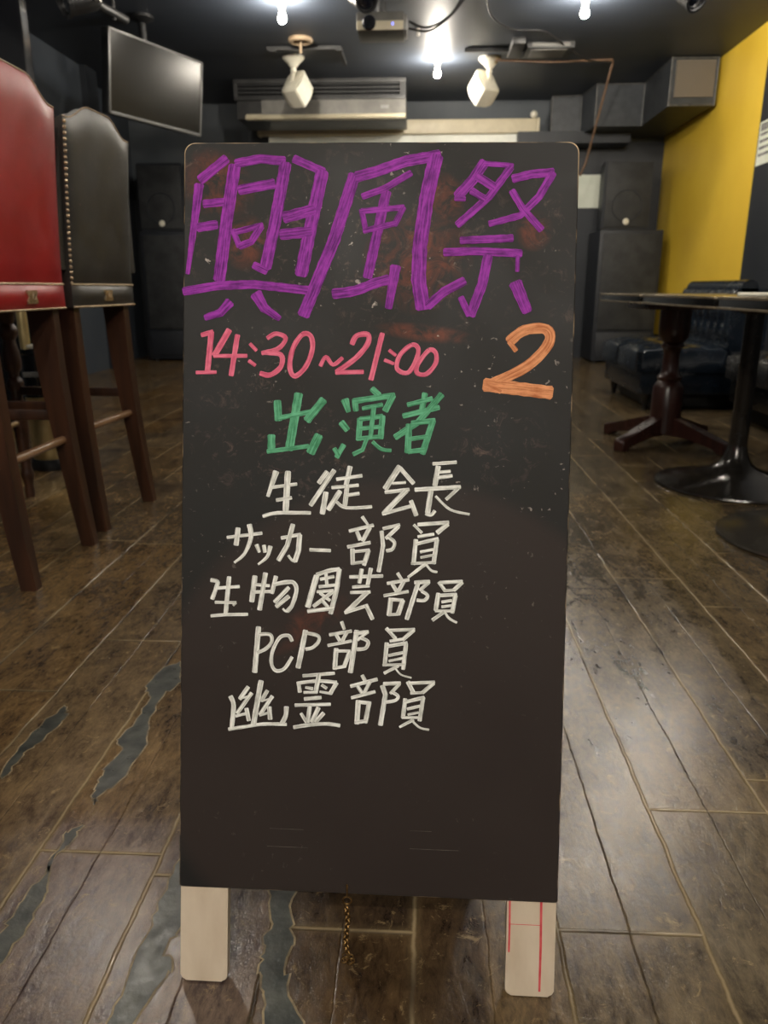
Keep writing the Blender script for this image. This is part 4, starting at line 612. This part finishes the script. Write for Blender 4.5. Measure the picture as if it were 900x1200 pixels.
bar_stool(-1.345, 2.080, 0.0, M['red_leather'], 'red leather high-back bar stool with dark wood legs, nearest on the left', False, 0.012)
bar_stool(-1.348, 2.628, -0.07, M['black_leather'], 'black leather high-back bar stool with a nailed edge, beside the red stool', True, 0.05)

# ---------------------------------------------------------------- bar counter and ashtray stand behind the stools
bar = thing('bar_counter', 'black bar counter behind the bar stools at the left edge', 'counter', (-2.2, 2.1, 0))
MB().box(-0.42, 0.36, -1.3, 1.05, 0.08, 0.92, 0.004).build('body', M['wall_black'], bar)
MB().box(-0.40, 0.33, -1.28, 1.03, 0, 0.08).build('plinth', M['black_plastic'], bar)
MB().box(-0.45, 0.43, -1.32, 1.08, 0.92, 0.965, 0.008).build('worktop', M['black_gloss'], bar, 40)
a = thing('ashtray_stand', 'brass and black standing ashtray bin at the end of the bar counter', 'ashtray', (-1.715, 3.34, 0))
MB().lathe([(0, 0), (0.090, 0), (0.092, 0.03), (0.084, 0.05), (0, 0.05)]).build('base', M['black_plastic'], a, 40)
MB().lathe([(0, 0.05), (0.078, 0.05), (0.078, 0.335), (0, 0.335)]).build('body', M['gold'], a, 40)
MB().lathe([(0, 0.335), (0.085, 0.335), (0.085, 0.36), (0.080, 0.365), (0.080, 0.52), (0.086, 0.525), (0.086, 0.545), (0.03, 0.548), (0, 0.548)]).build('collar', M['black_gloss'], a, 40)
MB().box(-0.04, 0.04, -0.0835, -0.079, 0.425, 0.447, 0.002).build('name_plate', M['silver'], a)
MB().tube([(-0.055, 0, 0.545), (-0.055, 0, 0.90)], 0.022, 20).build('post', M['gold'], a, 40)
m = MB(); m.box(-0.035, 0.035, -0.025, 0.025, 0, 0.016, 0.003); m.mi = 1; m.box(0.008, 0.036, -0.0255, 0.0255, 0.001, 0.0155, 0.003)
tag(m.build('cigarette_pack', [M['white_plastic'], M['red_pack']], None, 40, loc=(-1.695, 3.295, 0.548)), 'small white and red packet lying on the ashtray stand', 'packet')

# ---------------------------------------------------------------- flat screen
TA, TB = Vector((-2.313, 6.0, 0)), Vector((-1.895, 6.92, 0)); d = (TB-TA); TW = d.length; ang = math.atan2(d.y, d.x)
tv = thing('television', 'flat black television with a silver frame, hung high at the upper left', 'television', ((TA.x+TB.x)/2, (TA.y+TB.y)/2, 2.31), ang)
tvh = 0.278; hw = TW/2; TILT = Matrix.Rotation(math.radians(7), 4, 'X')
m = MB(); m.box(-hw, hw, -0.02, 0.045, -tvh, tvh, 0.006)
m.build('casing', M['black_plastic'], tv, 40, mw=TILT)
m = MB()
for x0, x1, z0, z1 in ((-hw, hw, -tvh, -tvh+0.022), (-hw, hw, tvh-0.016, tvh), (-hw, -hw+0.018, -tvh, tvh), (hw-0.018, hw, -tvh, tvh)): m.box(x0, x1, -0.032, -0.012, z0, z1, 0.003)
m.build('bezel', M['bezel'], tv, 40, mw=TILT)
MB().box(-hw+0.017, hw-0.017, -0.026, -0.018, -tvh+0.02, tvh-0.015).build('screen', M['screen'], tv, mw=TILT)
m = MB(); m.box(-0.16, 0.16, 0.045, 0.075, -0.14, 0.14, 0.004); m.tube([(0, 0.09, -0.1), (0, 0.09, ZC-2.31)], 0.03, 14); m.lathe([(0, 0), (0.09, 0), (0.09, -0.02), (0.03, -0.05), (0, -0.05)], (0, 0.09, ZC-2.31))
m.build('ceiling_bracket', M['black_plastic'], tv, 40)
MB().ball((hw+0.012, 0.02, tvh-0.075), 0.03, 2, (0.6, 0.6, 1)).build('sensor', M['white_plastic'], tv, 60, mw=TILT)

# ---------------------------------------------------------------- stage loudspeakers against the back wall
def subwoofer(x, y, label):
    t = thing('subwoofer', label, 'speaker', (x, y, 0), 0, 'stage bass speakers')
    MB().box(-0.335, 0.335, -0.28, 0.28, 0.02, 1.40, 0.012).build('cabinet', M['cab'], t, 40)
    MB().box(-0.30, 0.30, -0.298, -0.278, 0.36, 1.36, 0.008).build('grille', M['cab_grille'], t, 40)
    MB().box(-0.30, 0.30, -0.296, -0.278, 0.06, 0.33, 0.008).build('port_panel', M['cab'], t, 40)
    for sx in (-1, 1):
        for sy in (-1, 1): MB().lathe([(0, 0), (0.03, 0), (0.03, 0.022), (0, 0.022)], (sx*0.28, sy*0.22, 0), 14).build('foot', M['black_plastic'], t, 40)
    return t
def pa_speaker(x, y, label):
    t = thing('loudspeaker', label, 'speaker', (x, y, 1.40), 0, 'stage top speakers')
    m = MB(); m.prism([(-0.255, -0.24), (0.255, -0.24), (0.20, 0.22), (-0.20, 0.22)], 'z', 0, 0.70)
    bmesh.ops.bevel(m.b, geom=list(m.b.edges), offset=0.012, segments=2, affect='EDGES'); m.build('cabinet', M['cab'], t, 40)
    MB().box(-0.235, 0.235, -0.258, -0.238, 0.03, 0.67, 0.006).build('grille', M['cab_grille'], t, 40)
    MB().torus((0, -0.2585, 0.24), 0.155, 0.006, 'y', 32, 6).build('cone_ring', M['cab'], t, 40)
    MB().lathe([(0, 0), (0.034, 0), (0.030, 0.010), (0, 0.013)], (0, 0, 0), 20).build('badge', M['white_plastic'], t, 40, mw=Matrix.Translation((0.0, -0.257, 0.085)) @ Matrix.Rotation(PI/2, 4, 'X'))
    return t
subwoofer(-2.80, 8.95, 'big black bass speaker on the floor at the back left, behind the stools')
pa_speaker(-2.88, 8.95, 'black stage speaker with a white dot badge, on the back left bass speaker')
subwoofer(2.22, 8.95, 'big black bass speaker on the floor at the back right, beside the yellow wall')
pa_speaker(2.15, 8.95, 'black stage speaker with a white dot badge, on the back right bass speaker')

# ---------------------------------------------------------------- air conditioner and projection screen
ac = thing('air_conditioner', 'long grey ceiling air conditioner with a dark louvre, above the projection screen', 'air conditioner', (-1.05, 8.3, ZC))
MB().box(-0.85, 0.85, 0.03, 0.62, -0.36, 0, 0.006).build('body', M['grey_dark'], ac, 40)
m = MB(); m.box(-0.87, 0.85, 0, 0.04, -0.045, -0.004, 0.004); m.box(-0.87, 0.85, 0, 0.04, -0.195, -0.165, 0.004); m.box(0.79, 0.85, 0.002, 0.04, -0.165, -0.045); m.box(-0.87, -0.83, 0.002, 0.04, -0.165, -0.045)
m.build('louvre_frame', M['grey_dark'], ac, 40)
m = MB()
for k in range(3): m.prism([(0.004, -0.060-k*0.036), (0.030, -0.072-k*0.036), (0.030, -0.076-k*0.036), (0.004, -0.064-k*0.036)], 'x', -0.83, 0.79)
m.build('louvre', M['black_plastic'], ac)
m = MB()
for k in range(34): m.box(-0.82+k*0.0475, -0.812+k*0.0475, 0.022, 0.030, -0.164, -0.048)
m.build('fin', M['black_plastic'], ac)
MB().prism([(0.012, -0.195), (0.012, -0.345), (0.035, -0.36), (0.035, -0.195)], 'x', -0.60, 0.85).build('front_panel', M['grey_metal'], ac)
MB().prism([(-0.03, -0.362), (0.02, -0.318), (0.06, -0.318), (0.06, -0.372), (-0.02, -0.372)], 'x', -0.76, 0.85).build('air_flap', M['cream'], ac)
MB().box(0.60, 0.68, 0.004, 0.012, -0.28, -0.25, 0.002).build('badge', M['silver'], ac)
ps = thing('projection_screen', 'white pull-down projection screen hanging from a long cream case, behind the chalkboard', 'screen', (-0.30, 9.12, 2.5))
MB().box(-1.52, 1.50, -0.06, 0.06, -0.078, 0.065, 0.012).build('case', M['cream'], ps, 40)
for x in (1.50, -1.555): MB().box(x, x+0.035, -0.065, 0.065, -0.085, 0.07, 0.01).build('end_cap', M['cream'], ps, 40)
MB().ball((1.47, -0.03, 0.105), 0.04, 2).build('knob', M['white_plastic'], ps, 60)
MB().box(-1.44, 1.40, -0.004, 0.004, -0.55, -0.078).build('fabric', M['cloth_white'], ps)
MB().tube([(-1.45, 0, -0.56), (1.41, 0, -0.56)], 0.014, 12).build('bottom_bar', M['cream'], ps, 40)
for x in (-1.2, 1.2): MB().box(x-0.03, x+0.03, 0.055, 0.20, -0.03, 0.03).build('wall_bracket', M['grey_metal'], ps)
tag(MB().box(1.66, 2.02, YB-0.036, YB-0.031, 1.68, 2.03, 0.001).build('paper_notice', M['paper']), 'blank white sheet on the back wall at the right edge of the chalkboard', 'paper')

# ---------------------------------------------------------------- the two white speakers hanging from the ceiling
def hung_speaker(x, y, near, e1, e2, e3, label):
    # e1, e2 span the baffle, e3 runs back into the cabinet; near is the lowest front corner
    t = thing('ceiling_speaker', label, 'speaker', (x, y, ZC), 0, 'white hanging speakers')
    D = Vector(near)-Vector((x, y, ZC)); e1, e2, e3 = Vector(e1), Vector(e2), Vector(e3)
    A = D-e1
    def at(u, v, w): return A+e1*u+e2*v+e3*w
    top = at(0.5, 0.12, 0.55)
    MB().lathe([(0, 0), (0.098, 0), (0.098, -0.016), (0.080, -0.035), (0.050, -0.060), (0.034, -0.085), (0, -0.085)], n=28).build('ceiling_flange', M['white_plastic'], t, 40)
    m = MB(); m.tube([(0, 0, -0.07), (0, 0, -0.10), Vector((0, 0, -0.12)).lerp(top, 0.4), top], 0.021, 14); m.ball((0, 0, -0.11), 0.028, 2); m.build('arm', M['white_plastic'], t, 50)
    def sec(w, s): return [at(0.5-s/2, 0.5-s/2, w), at(0.5+s/2, 0.5-s/2, w), at(0.5+s/2, 0.5+s/2, w), at(0.5-s/2, 0.5+s/2, w)]
    m = MB(); m.loft([sec(0.0, 1.0), sec(0.55, 1.0), sec(0.88, 0.86), sec(1.05, 0.62)])
    bmesh.ops.bevel(m.b, geom=list(m.b.edges), offset=0.008, segments=2, affect='EDGES'); m.build('cabinet', M['white_plastic'], t, 35)
    def gr(u, v, k):
        b = 0.13*(1-(2*u-1)**2); return at(0.02+0.96*u, 0.03+0.94*v, -0.02-b if k else -0.005)
    m = MB(); m.grid_solid(gr, 12, 4); m.build('front_grille', M['white_grille'], t, 40)
    return t
hung_speaker(-1.20, 7.60, (-1.1819, 7.5500, 2.5235), (-0.0603, -0.1394, -0.1955), (0.0636, 0.1397, -0.1194), (-0.1675, 0.0751, -0.0017), 'white speaker hanging from the ceiling in front of the air conditioner, facing right')
hung_speaker(0.572, 7.72, (0.5385, 7.6600, 2.5359), (0.0716, -0.1339, -0.1964), (-0.0759, 0.1342, -0.1194), (0.1609, 0.0894, -0.0021), 'white speaker hanging from the ceiling right of the lit socket, facing left')

# ---------------------------------------------------------------- air duct
du = thing('air_duct', 'black wrapped air duct bending round the back right ceiling corner, mesh on its end', 'duct', (2.0, 8.9, ZC))
PL = [(1.37, 9.15), (1.68, 9.12), (1.74, 8.65), (2.215, 8.65), (2.215, 7.77), (2.625, 7.77), (2.625, YB-0.04), (1.37, YB-0.04)]
PL = [(x-2.0, y-8.9) for x, y in PL]
MB().prism(PL, 'z', -0.40, -0.003).build('casing', M['duct'], du)
m = MB()
def seam(a, b, z0=-0.40, z1=-0.003, r=0.009):
    m.tube([(a[0], a[1], z0), (b[0], b[1], z1)], r, 6)
for i in range(0, 6): seam(PL[i], PL[i])
for i in range(0, 5): m.tube([(PL[i][0], PL[i][1], -0.012), (PL[i+1][0], PL[i+1][1], -0.012)], 0.009, 6)
m.tube([(PL[4][0], PL[4][1], -0.395), (PL[5][0], PL[5][1], -0.395)], 0.009, 6)
m.build('flange', M['duct_seam'], du)
MB().box(0.255, 0.60, -1.142, -1.128, -0.33, -0.03).build('mesh_grille', M['duct_mesh'], du)

# ---------------------------------------------------------------- things on the ceiling
pj = thing('projector', 'grey projector hanging under the ceiling at the top centre, cables at its side', 'projector', (-0.335, 6.3, 2.63))
MB().box(-0.17, 0.17, -0.16, 0.14, -0.055, 0.065, 0.012).build('body', M['grey_metal'], pj, 40)
MB().box(-0.165, 0.165, -0.168, -0.155, -0.055, 0.005, 0.006).build('front_panel', M['cream'], pj, 40)
MB().tube([(0, 0, 0.06), (0, 0, ZC-2.63)], 0.035, 14).build('ceiling_mount', M['grey_dark'], pj, 40)
MB().lathe([(0, 0), (0.045, 0), (0.05, 0.02), (0.04, 0.03), (0, 0.03)], n=20).build('lens', M['lens'], pj, 40, mw=Matrix.Translation((-0.08, -0.155, -0.01)) @ Matrix.Rotation(PI/2, 4, 'X'))
MB().box(0.085, 0.095, -0.1705, -0.166, -0.025, -0.010).build('status_light', M['led'], pj)
MB().box(0.165, 0.19, -0.12, 0.10, -0.045, 0.055, 0.004).build('connector_panel', M['silver'], pj, 40)
def stage_light(x, y, z, yaw, pitch, label, colour='black_plastic', clamp=0.0):
    t = thing('spotlight', label, 'spotlight', (x, y, ZC), 0, 'black ceiling spotlights')
    MB().tube([(0, 0, 0), (0, 0, z-ZC+0.09)], 0.012, 10).build('stem', M['grey_dark'], t, 40)
    m = MB(); m.tube([(-0.085, 0, z-ZC), (-0.085, 0, z-ZC+0.07), (-0.04, 0, z-ZC+0.10), (0.04, 0, z-ZC+0.10), (0.085, 0, z-ZC+0.07), (0.085, 0, z-ZC)], 0.008, 8); m.build('yoke', M['grey_metal'], t, 40)
    R = Matrix.Translation((0, 0, z-ZC)) @ Matrix.Rotation(yaw, 4, 'Z') @ Matrix.Rotation(pitch, 4, 'X')
    MB().lathe([(0, -0.11), (0.05, -0.11), (0.065, -0.08), (0.07, 0.0), (0.072, 0.08), (0.08, 0.085), (0.08, 0.11), (0.066, 0.112), (0.064, 0.09), (0, 0.088)]).build('housing', M[colour], t, 40, mw=R)
    MB().lathe([(0, 0.089), (0.06, 0.09), (0.05, 0.098), (0, 0.103)]).build('lens', M['lens'], t, 40, mw=R)
    MB().lathe([(0, 0), (0.012, 0), (0.016, 0.03), (0, 0.034)], (0, 0, 0), 10).build('knob', M['grey_metal'], t, 40, mw=Matrix.Translation((0.09, 0, z-ZC)) @ Matrix.Rotation(PI/2, 4, 'Y'))
    return t
stage_light(-0.43, 5.55, 2.60, 0.5, 2.0, 'black spotlight in front of the projector at the top centre')
stage_light(-2.02, 4.95, 2.41, -0.8, 1.9, 'spotlight with silver clamp on the pipe at the top left corner')
stage_light(1.60, 5.45, 2.56, 0.6, 2.2, 'black spotlight at the top right, cut by the top of the picture')
p = thing('lighting_pipe', 'dark slanting pipe under the ceiling at the top left corner', 'pipe', (-2.1, 4.9, 2.45))
MB().tube([(-0.16, -0.75, 0.02), (0.05, 0.85, 0.10)], 0.030, 16).build('tube', M['black_plastic'], p, 40)
for x, y in ((-0.10, -0.3), (0.03, 0.7)): MB().tube([(x, y, 0.05), (x, y, ZC-2.45)], 0.014, 10).build('hanger', M['black_plastic'], p, 40)
cr = thing('ceiling_rose', 'round beige ceiling disc with a short stem, over the left white speaker', 'ceiling fitting', (-1.054, 7.09, ZC))
MB().torus((0, 0, -0.014), 0.082, 0.022, 'z', 28, 8).build('ring', M['beige'], cr, 50)
MB().lathe([(0, 0), (0.07, 0), (0.07, -0.006), (0, -0.006)], n=24).build('plate', M['brass'], cr, 40)
MB().tube([(0, 0, -0.004), (0, 0, -0.11)], 0.012, 10).build('stem', M['beige'], cr, 40)
br = thing('ceiling_bracket', 'dark flat bracket on the ceiling under the beige disc', 'bracket', (-1.0, 7.30, ZC))
m = MB(); m.box(-0.38, 0.26, -0.015, 0.015, -0.03, 0, 0.003); m.box(0.235, 0.265, -0.01, 0.5, -0.03, 0, 0.003); m.build('bar', M['grey_dark'], br)
for x in (-0.36, 0.22): MB().box(x, x+0.06, -0.02, 0.02, -0.042, -0.028, 0.002).build('clip', M['grey_dark'], br)
fv = thing('ceiling_vent', 'flat grey box with a pale strip on the ceiling, right of the hanging white speaker', 'vent', (0.95, 7.42, ZC))
MB().box(-0.10, 0.30, -0.16, 0.16, -0.05, 0, 0.006).build('box', M['grey_dark'], fv, 40)
MB().box(-0.06, 0.26, -0.168, -0.158, -0.040, -0.012, 0.003).build('slot', M['grey_metal'], fv)
MB().box(-0.24, -0.13, -0.30, 0.14, -0.055, 0, 0.012).build('side_channel', M['grey_dark'], fv, 40)
MB().box(-0.06, 0.24, -0.12, 0.12, -0.056, -0.049, 0.003).build('diffuser', M['grey_metal'], fv, 40)
MB().box(-0.62, -0.24, 0.0, 0.03, -0.03, 0, 0.003).build('rail', M['black_plastic'], fv)
def cable(name, pts, r, mat, label):
    P = [Vector(p) for p in pts]; Q = [P[0]]+P+[P[-1]]; out = []
    for i in range(1, len(Q)-2):
        for k in range(8):
            t = k/8; a, b, c, d = Q[i-1], Q[i], Q[i+1], Q[i+2]
            out.append(0.5*((2*b)+(c-a)*t+(2*a-5*b+4*c-d)*t*t+(3*b-a-3*c+d)*t**3))
    out.append(P[-1]); return tag(MB().tube(out, r, 8).build(name, mat, None, 60), label, 'cable')
cable('projector_cable', [(-0.132, 6.25, 2.66), (0.0, 6.25, 2.62), (0.16, 6.15, 2.66), (0.26, 6.05, 2.76), (0.36, 5.95, ZC-0.006)], 0.008, M['cable'], 'upper black cable sagging from the projector side to the ceiling')
cable('projector_cable', [(-0.132, 6.20, 2.60), (0.02, 6.20, 2.585), (0.17, 6.1, 2.65), (0.28, 6.0, 2.74), (0.40, 5.9, ZC-0.006)], 0.008, M['cable'], 'lower black cable sagging from the projector side to the ceiling')
cable('ceiling_cable', [(0.42, 6.2, ZC-0.012), (0.50, 6.6, ZC-0.02), (0.68, 6.9, ZC-0.012), (0.92, 6.95, ZC-0.012), (1.05, 7.1, ZC-0.02), (1.4, 7.6, ZC-0.05), (1.68, 7.8, ZC-0.03)], 0.007, M['cable'], 'thin dark cable running across the ceiling behind the grey vent box')
tag(MB().tube([(0.62, 7.62, 2.755), (1.10, 7.66, 2.745), (1.685, 7.8, 2.79), (1.70, 7.84, 2.785), (1.655, 8.55, 2.04), (1.62, 8.62, 1.93)], 0.011, 8).build('hanging_cord', M['cable_brown'], None, 40), 'brown cord along the ceiling that drops slanting in front of the duct', 'cord')
hp = thing('wall_hook', 'tiny pale clip on the ceiling beside the projector', 'clip', (-0.07, 6.95, ZC))
MB().box(-0.012, 0.012, -0.07, 0.07, -0.018, 0, 0.004).build('plate', M['white_plastic'], hp, 40)
MB().box(-0.008, 0.008, -0.03, 0.03, -0.026, -0.016, 0.003).build('tab', M['silver'], hp)
po = thing('notice_sheet', 'white bordered printed notice on the black wall by the yellow paint', 'notice', (XR, 6.48, 1.90))
MB().box(-0.006, -0.001, -0.25, 0.25, -0.16, 0.16).build('sheet', M['paper'], po)
m = MB(); m.box(-0.0075, -0.006, 0.03, 0.22, 0.09, 0.145); m.box(-0.0075, -0.006, -0.20, 0.0, 0.09, 0.145)
for k in range(4): m.box(-0.0075, -0.006, -0.22, 0.22, 0.055-k*0.05, 0.075-k*0.05)
m.build('printing', M['ink'], po)

# ---------------------------------------------------------------- tables
def tabletop(t, x0, x1, y0, y1):
    MB().box(x0, x1, y0, y1, 0.734, 0.772, 0.004).build('tabletop', M['table_black'], t, 40)
    m = MB()
    for z0, z1 in ((0.765, 0.7735), (0.7325, 0.740)):
        m.box(x0-0.004, x0+0.004, y0-0.004, y1+0.004, z0, z1, 0.0015); m.box(x1-0.004, x1+0.004, y0-0.004, y1+0.004, z0, z1, 0.0015)
        m.box(x0, x1, y0-0.004, y0+0.004, z0, z1, 0.0015); m.box(x0, x1, y1-0.004, y1+0.004, z0, z1, 0.0015)
    m.build('edging', M['table_lip'], t, 40)
w_ = thing('wooden_pedestal_table', 'table on a turned mahogany pedestal with four feet, farthest of the three tables', 'table', (1.30, 4.06, 0))
tabletop(w_, -0.30, 0.33, -0.40, 0.40)
MB().lathe([(0, 0.06), (0.075, 0.06), (0.080, 0.09), (0.076, 0.30), (0.066, 0.32), (0.054, 0.335), (0.060, 0.345), (0.062, 0.355), (0.050, 0.37), (0.042, 0.39), (0.040, 0.47), (0.046, 0.50), (0.058, 0.51), (0.058, 0.52), (0.050, 0.53), (0.075, 0.56), (0.078, 0.60), (0.078, 0.70), (0, 0.70)], n=28).build('column', M['red_wood'], w_, 40)
MB().box(-0.2, 0.2, -0.2, 0.2, 0.70, 0.734, 0.006).build('cleat', M['red_wood'], w_, 40)
for a in (38, 128, 218, 308):
    m = MB(); m.prism([(0.03, 0.05), (0.05, 0.155), (0.14, 0.125), (0.30, 0.075), (0.365, 0.06), (0.375, 0.045), (0.372, 0.0), (0.33, 0.0), (0.31, 0.025), (0.16, 0.05)], 'y', -0.030, 0.030)
    bmesh.ops.bevel(m.b, geom=list(m.b.edges), offset=0.004, segments=1, affect='EDGES')
    m.build('foot', M['red_wood'], w_, 40, mw=Matrix.Rotation(math.radians(a), 4, 'Z'))
def trumpet_table(x, y, label, basem, y0, y1):
    t = thing('pedestal_table', label, 'table', (x, y, 0), 0, 'tables on round trumpet bases')
    tabletop(t, 1.00-x, 1.64-x, y0-y, y1-y)
    MB().lathe([(0, 0.0), (0.308, 0.0), (0.315, 0.006), (0.312, 0.013), (0.24, 0.032), (0.16, 0.050), (0.10, 0.070), (0.066, 0.094), (0.048, 0.125), (0.038, 0.17), (0, 0.17)], n=48).build('base', basem, t, 40)
    MB().lathe([(0, 0.16), (0.038, 0.16), (0.036, 0.30), (0.036, 0.70), (0.09, 0.715), (0.20, 0.722), (0.20, 0.734), (0, 0.734)], n=28).build('column', M['base_black'], t, 40)
    return t
trumpet_table(1.325, 3.165, 'black table on a round trumpet base, between the wooden pedestal table and the nearest table', M['base_black'], 2.735, 3.61)
trumpet_table(1.32, 2.43, 'black table with a greyish disc base at the right edge, nearest of the three', M['base_grey'], 1.90, 2.695)
st = thing('pool_cue', 'pale wooden stick with a white ferrule lying on the nearest black table', 'stick', (1.32, 2.50, 0.7735))
MB().tube([(-0.20, 0.10, 0.008), (0.29, 0.0, 0.010)], [0.006, 0.010], 10).build('shaft', M['stick'], st, 40)
MB().tube([(-0.29, 0.118, 0.008), (-0.20, 0.10, 0.008)], 0.0066, 10).build('ferrule', M['white_plastic'], st, 40)

# ---------------------------------------------------------------- tufted seats
def tufted_sofa(x0, x1, y0, y1, label, mat, seat_z=0.43, back_z=0.80):
    W, D = x1-x0, y1-y0
    t = thing('tufted_sofa', label, 'sofa', (x0, (y0+y1)/2, 0), 0, 'tufted leather sofas')
    MB().box(0.02, W, -D/2+0.02, D/2-0.02, 0.11, 0.27, 0.02).build('base', mat, t, 40)
    MB().box(0.13, W-0.02, -D/2+0.13, D/2-0.02, 0.01, 0.115, 0.01).build('under_blocker', M['black_plastic'], t, 40)  # dark box added to block the yellow reflection beneath the sofa
    xb = W-0.20; n = max(2, int(round(D/0.55)))
    for k in range(n):
        a, b = -D/2+k*D/n, -D/2+(k+1)*D/n
        def cf(u, v, s, a=a, b=b):
            e = (1-abs(2*u-1)**6)*(1-abs(2*v-1)**6); dim = 0
            for i in range(3):
                for j in range(3):
                    du_, dv_ = (u-(i+0.5)/3)*xb, (v-(j+0.5)/3)*(b-a); dim += math.exp(-(du_*du_+dv_*dv_)/0.0016)
            ex = 0.018*(math.sin(PI*v) if u < 0.1 else 0)
            return (u*xb*1.0-0.01*(1-u)-ex, a+0.004+v*(b-a-0.008), (seat_z-0.035+0.05*e-0.018*dim) if s else 0.26)
        m = MB(); m.grid_solid(cf, 24, 24); m.build('seat_cushion', mat, t, 60)
    def bf(u, v, s):
        yy = -D/2+u*D; z = 0.40+v*(back_z-0.40); cols = max(3, int(D/0.13)); h = 0
        for i in range(cols):
            for j in range(3):
                yc = -D/2+(i+0.5+(0.5 if j % 2 else 0))*D/cols; zc = 0.47+j*0.12
                h += math.exp(-((yy-yc)**2+(z-zc)**2)/0.0010)
        rib = 0.012*abs(math.cos(PI*cols*u)); e = (1-abs(2*v-1)**4)
        return (xb-0.02-0.035*e+0.03*h+rib*(1 if v > 0.1 else 0), yy, z) if s else (W, yy, z)
    m = MB(); m.grid_solid(bf, 90, 26); m.build('backrest', mat, t, 60)
    m = MB(); m.tube([(xb+0.06, -D/2, back_z), (xb+0.06, D/2, back_z)], 0.055, 14); m.build('top_roll', mat, t, 60)
    cols = max(3, int(D/0.13)); m = MB()
    for i in range(cols):
        for j in range(3):
            yc = -D/2+(i+0.5+(0.5 if j % 2 else 0))*D/cols
            if abs(yc) < D/2-0.02: m.ball((xb-0.018, yc, 0.47+j*0.12), 0.010, 1)
    m.build('button', mat, t, 60)
    for sx in (0.09, W-0.08):
        for sy in (-D/2+0.09, D/2-0.09): MB().lathe([(0, 0), (0.016, 0), (0.02, 0.03), (0.032, 0.10), (0.036, 0.125), (0, 0.125)], (sx, sy, 0), 16).build('leg', M['black_gloss'], t, 40)
    return t
tufted_sofa(1.44, 2.24, 5.15, 6.2, 'navy blue tufted leather sofa behind the wooden pedestal table', M['navy_leather'])
tufted_sofa(1.93, 2.62, 3.62, 4.92, 'black leather sofa cut by the right edge, behind the trumpet base table', M['dark_leather'])
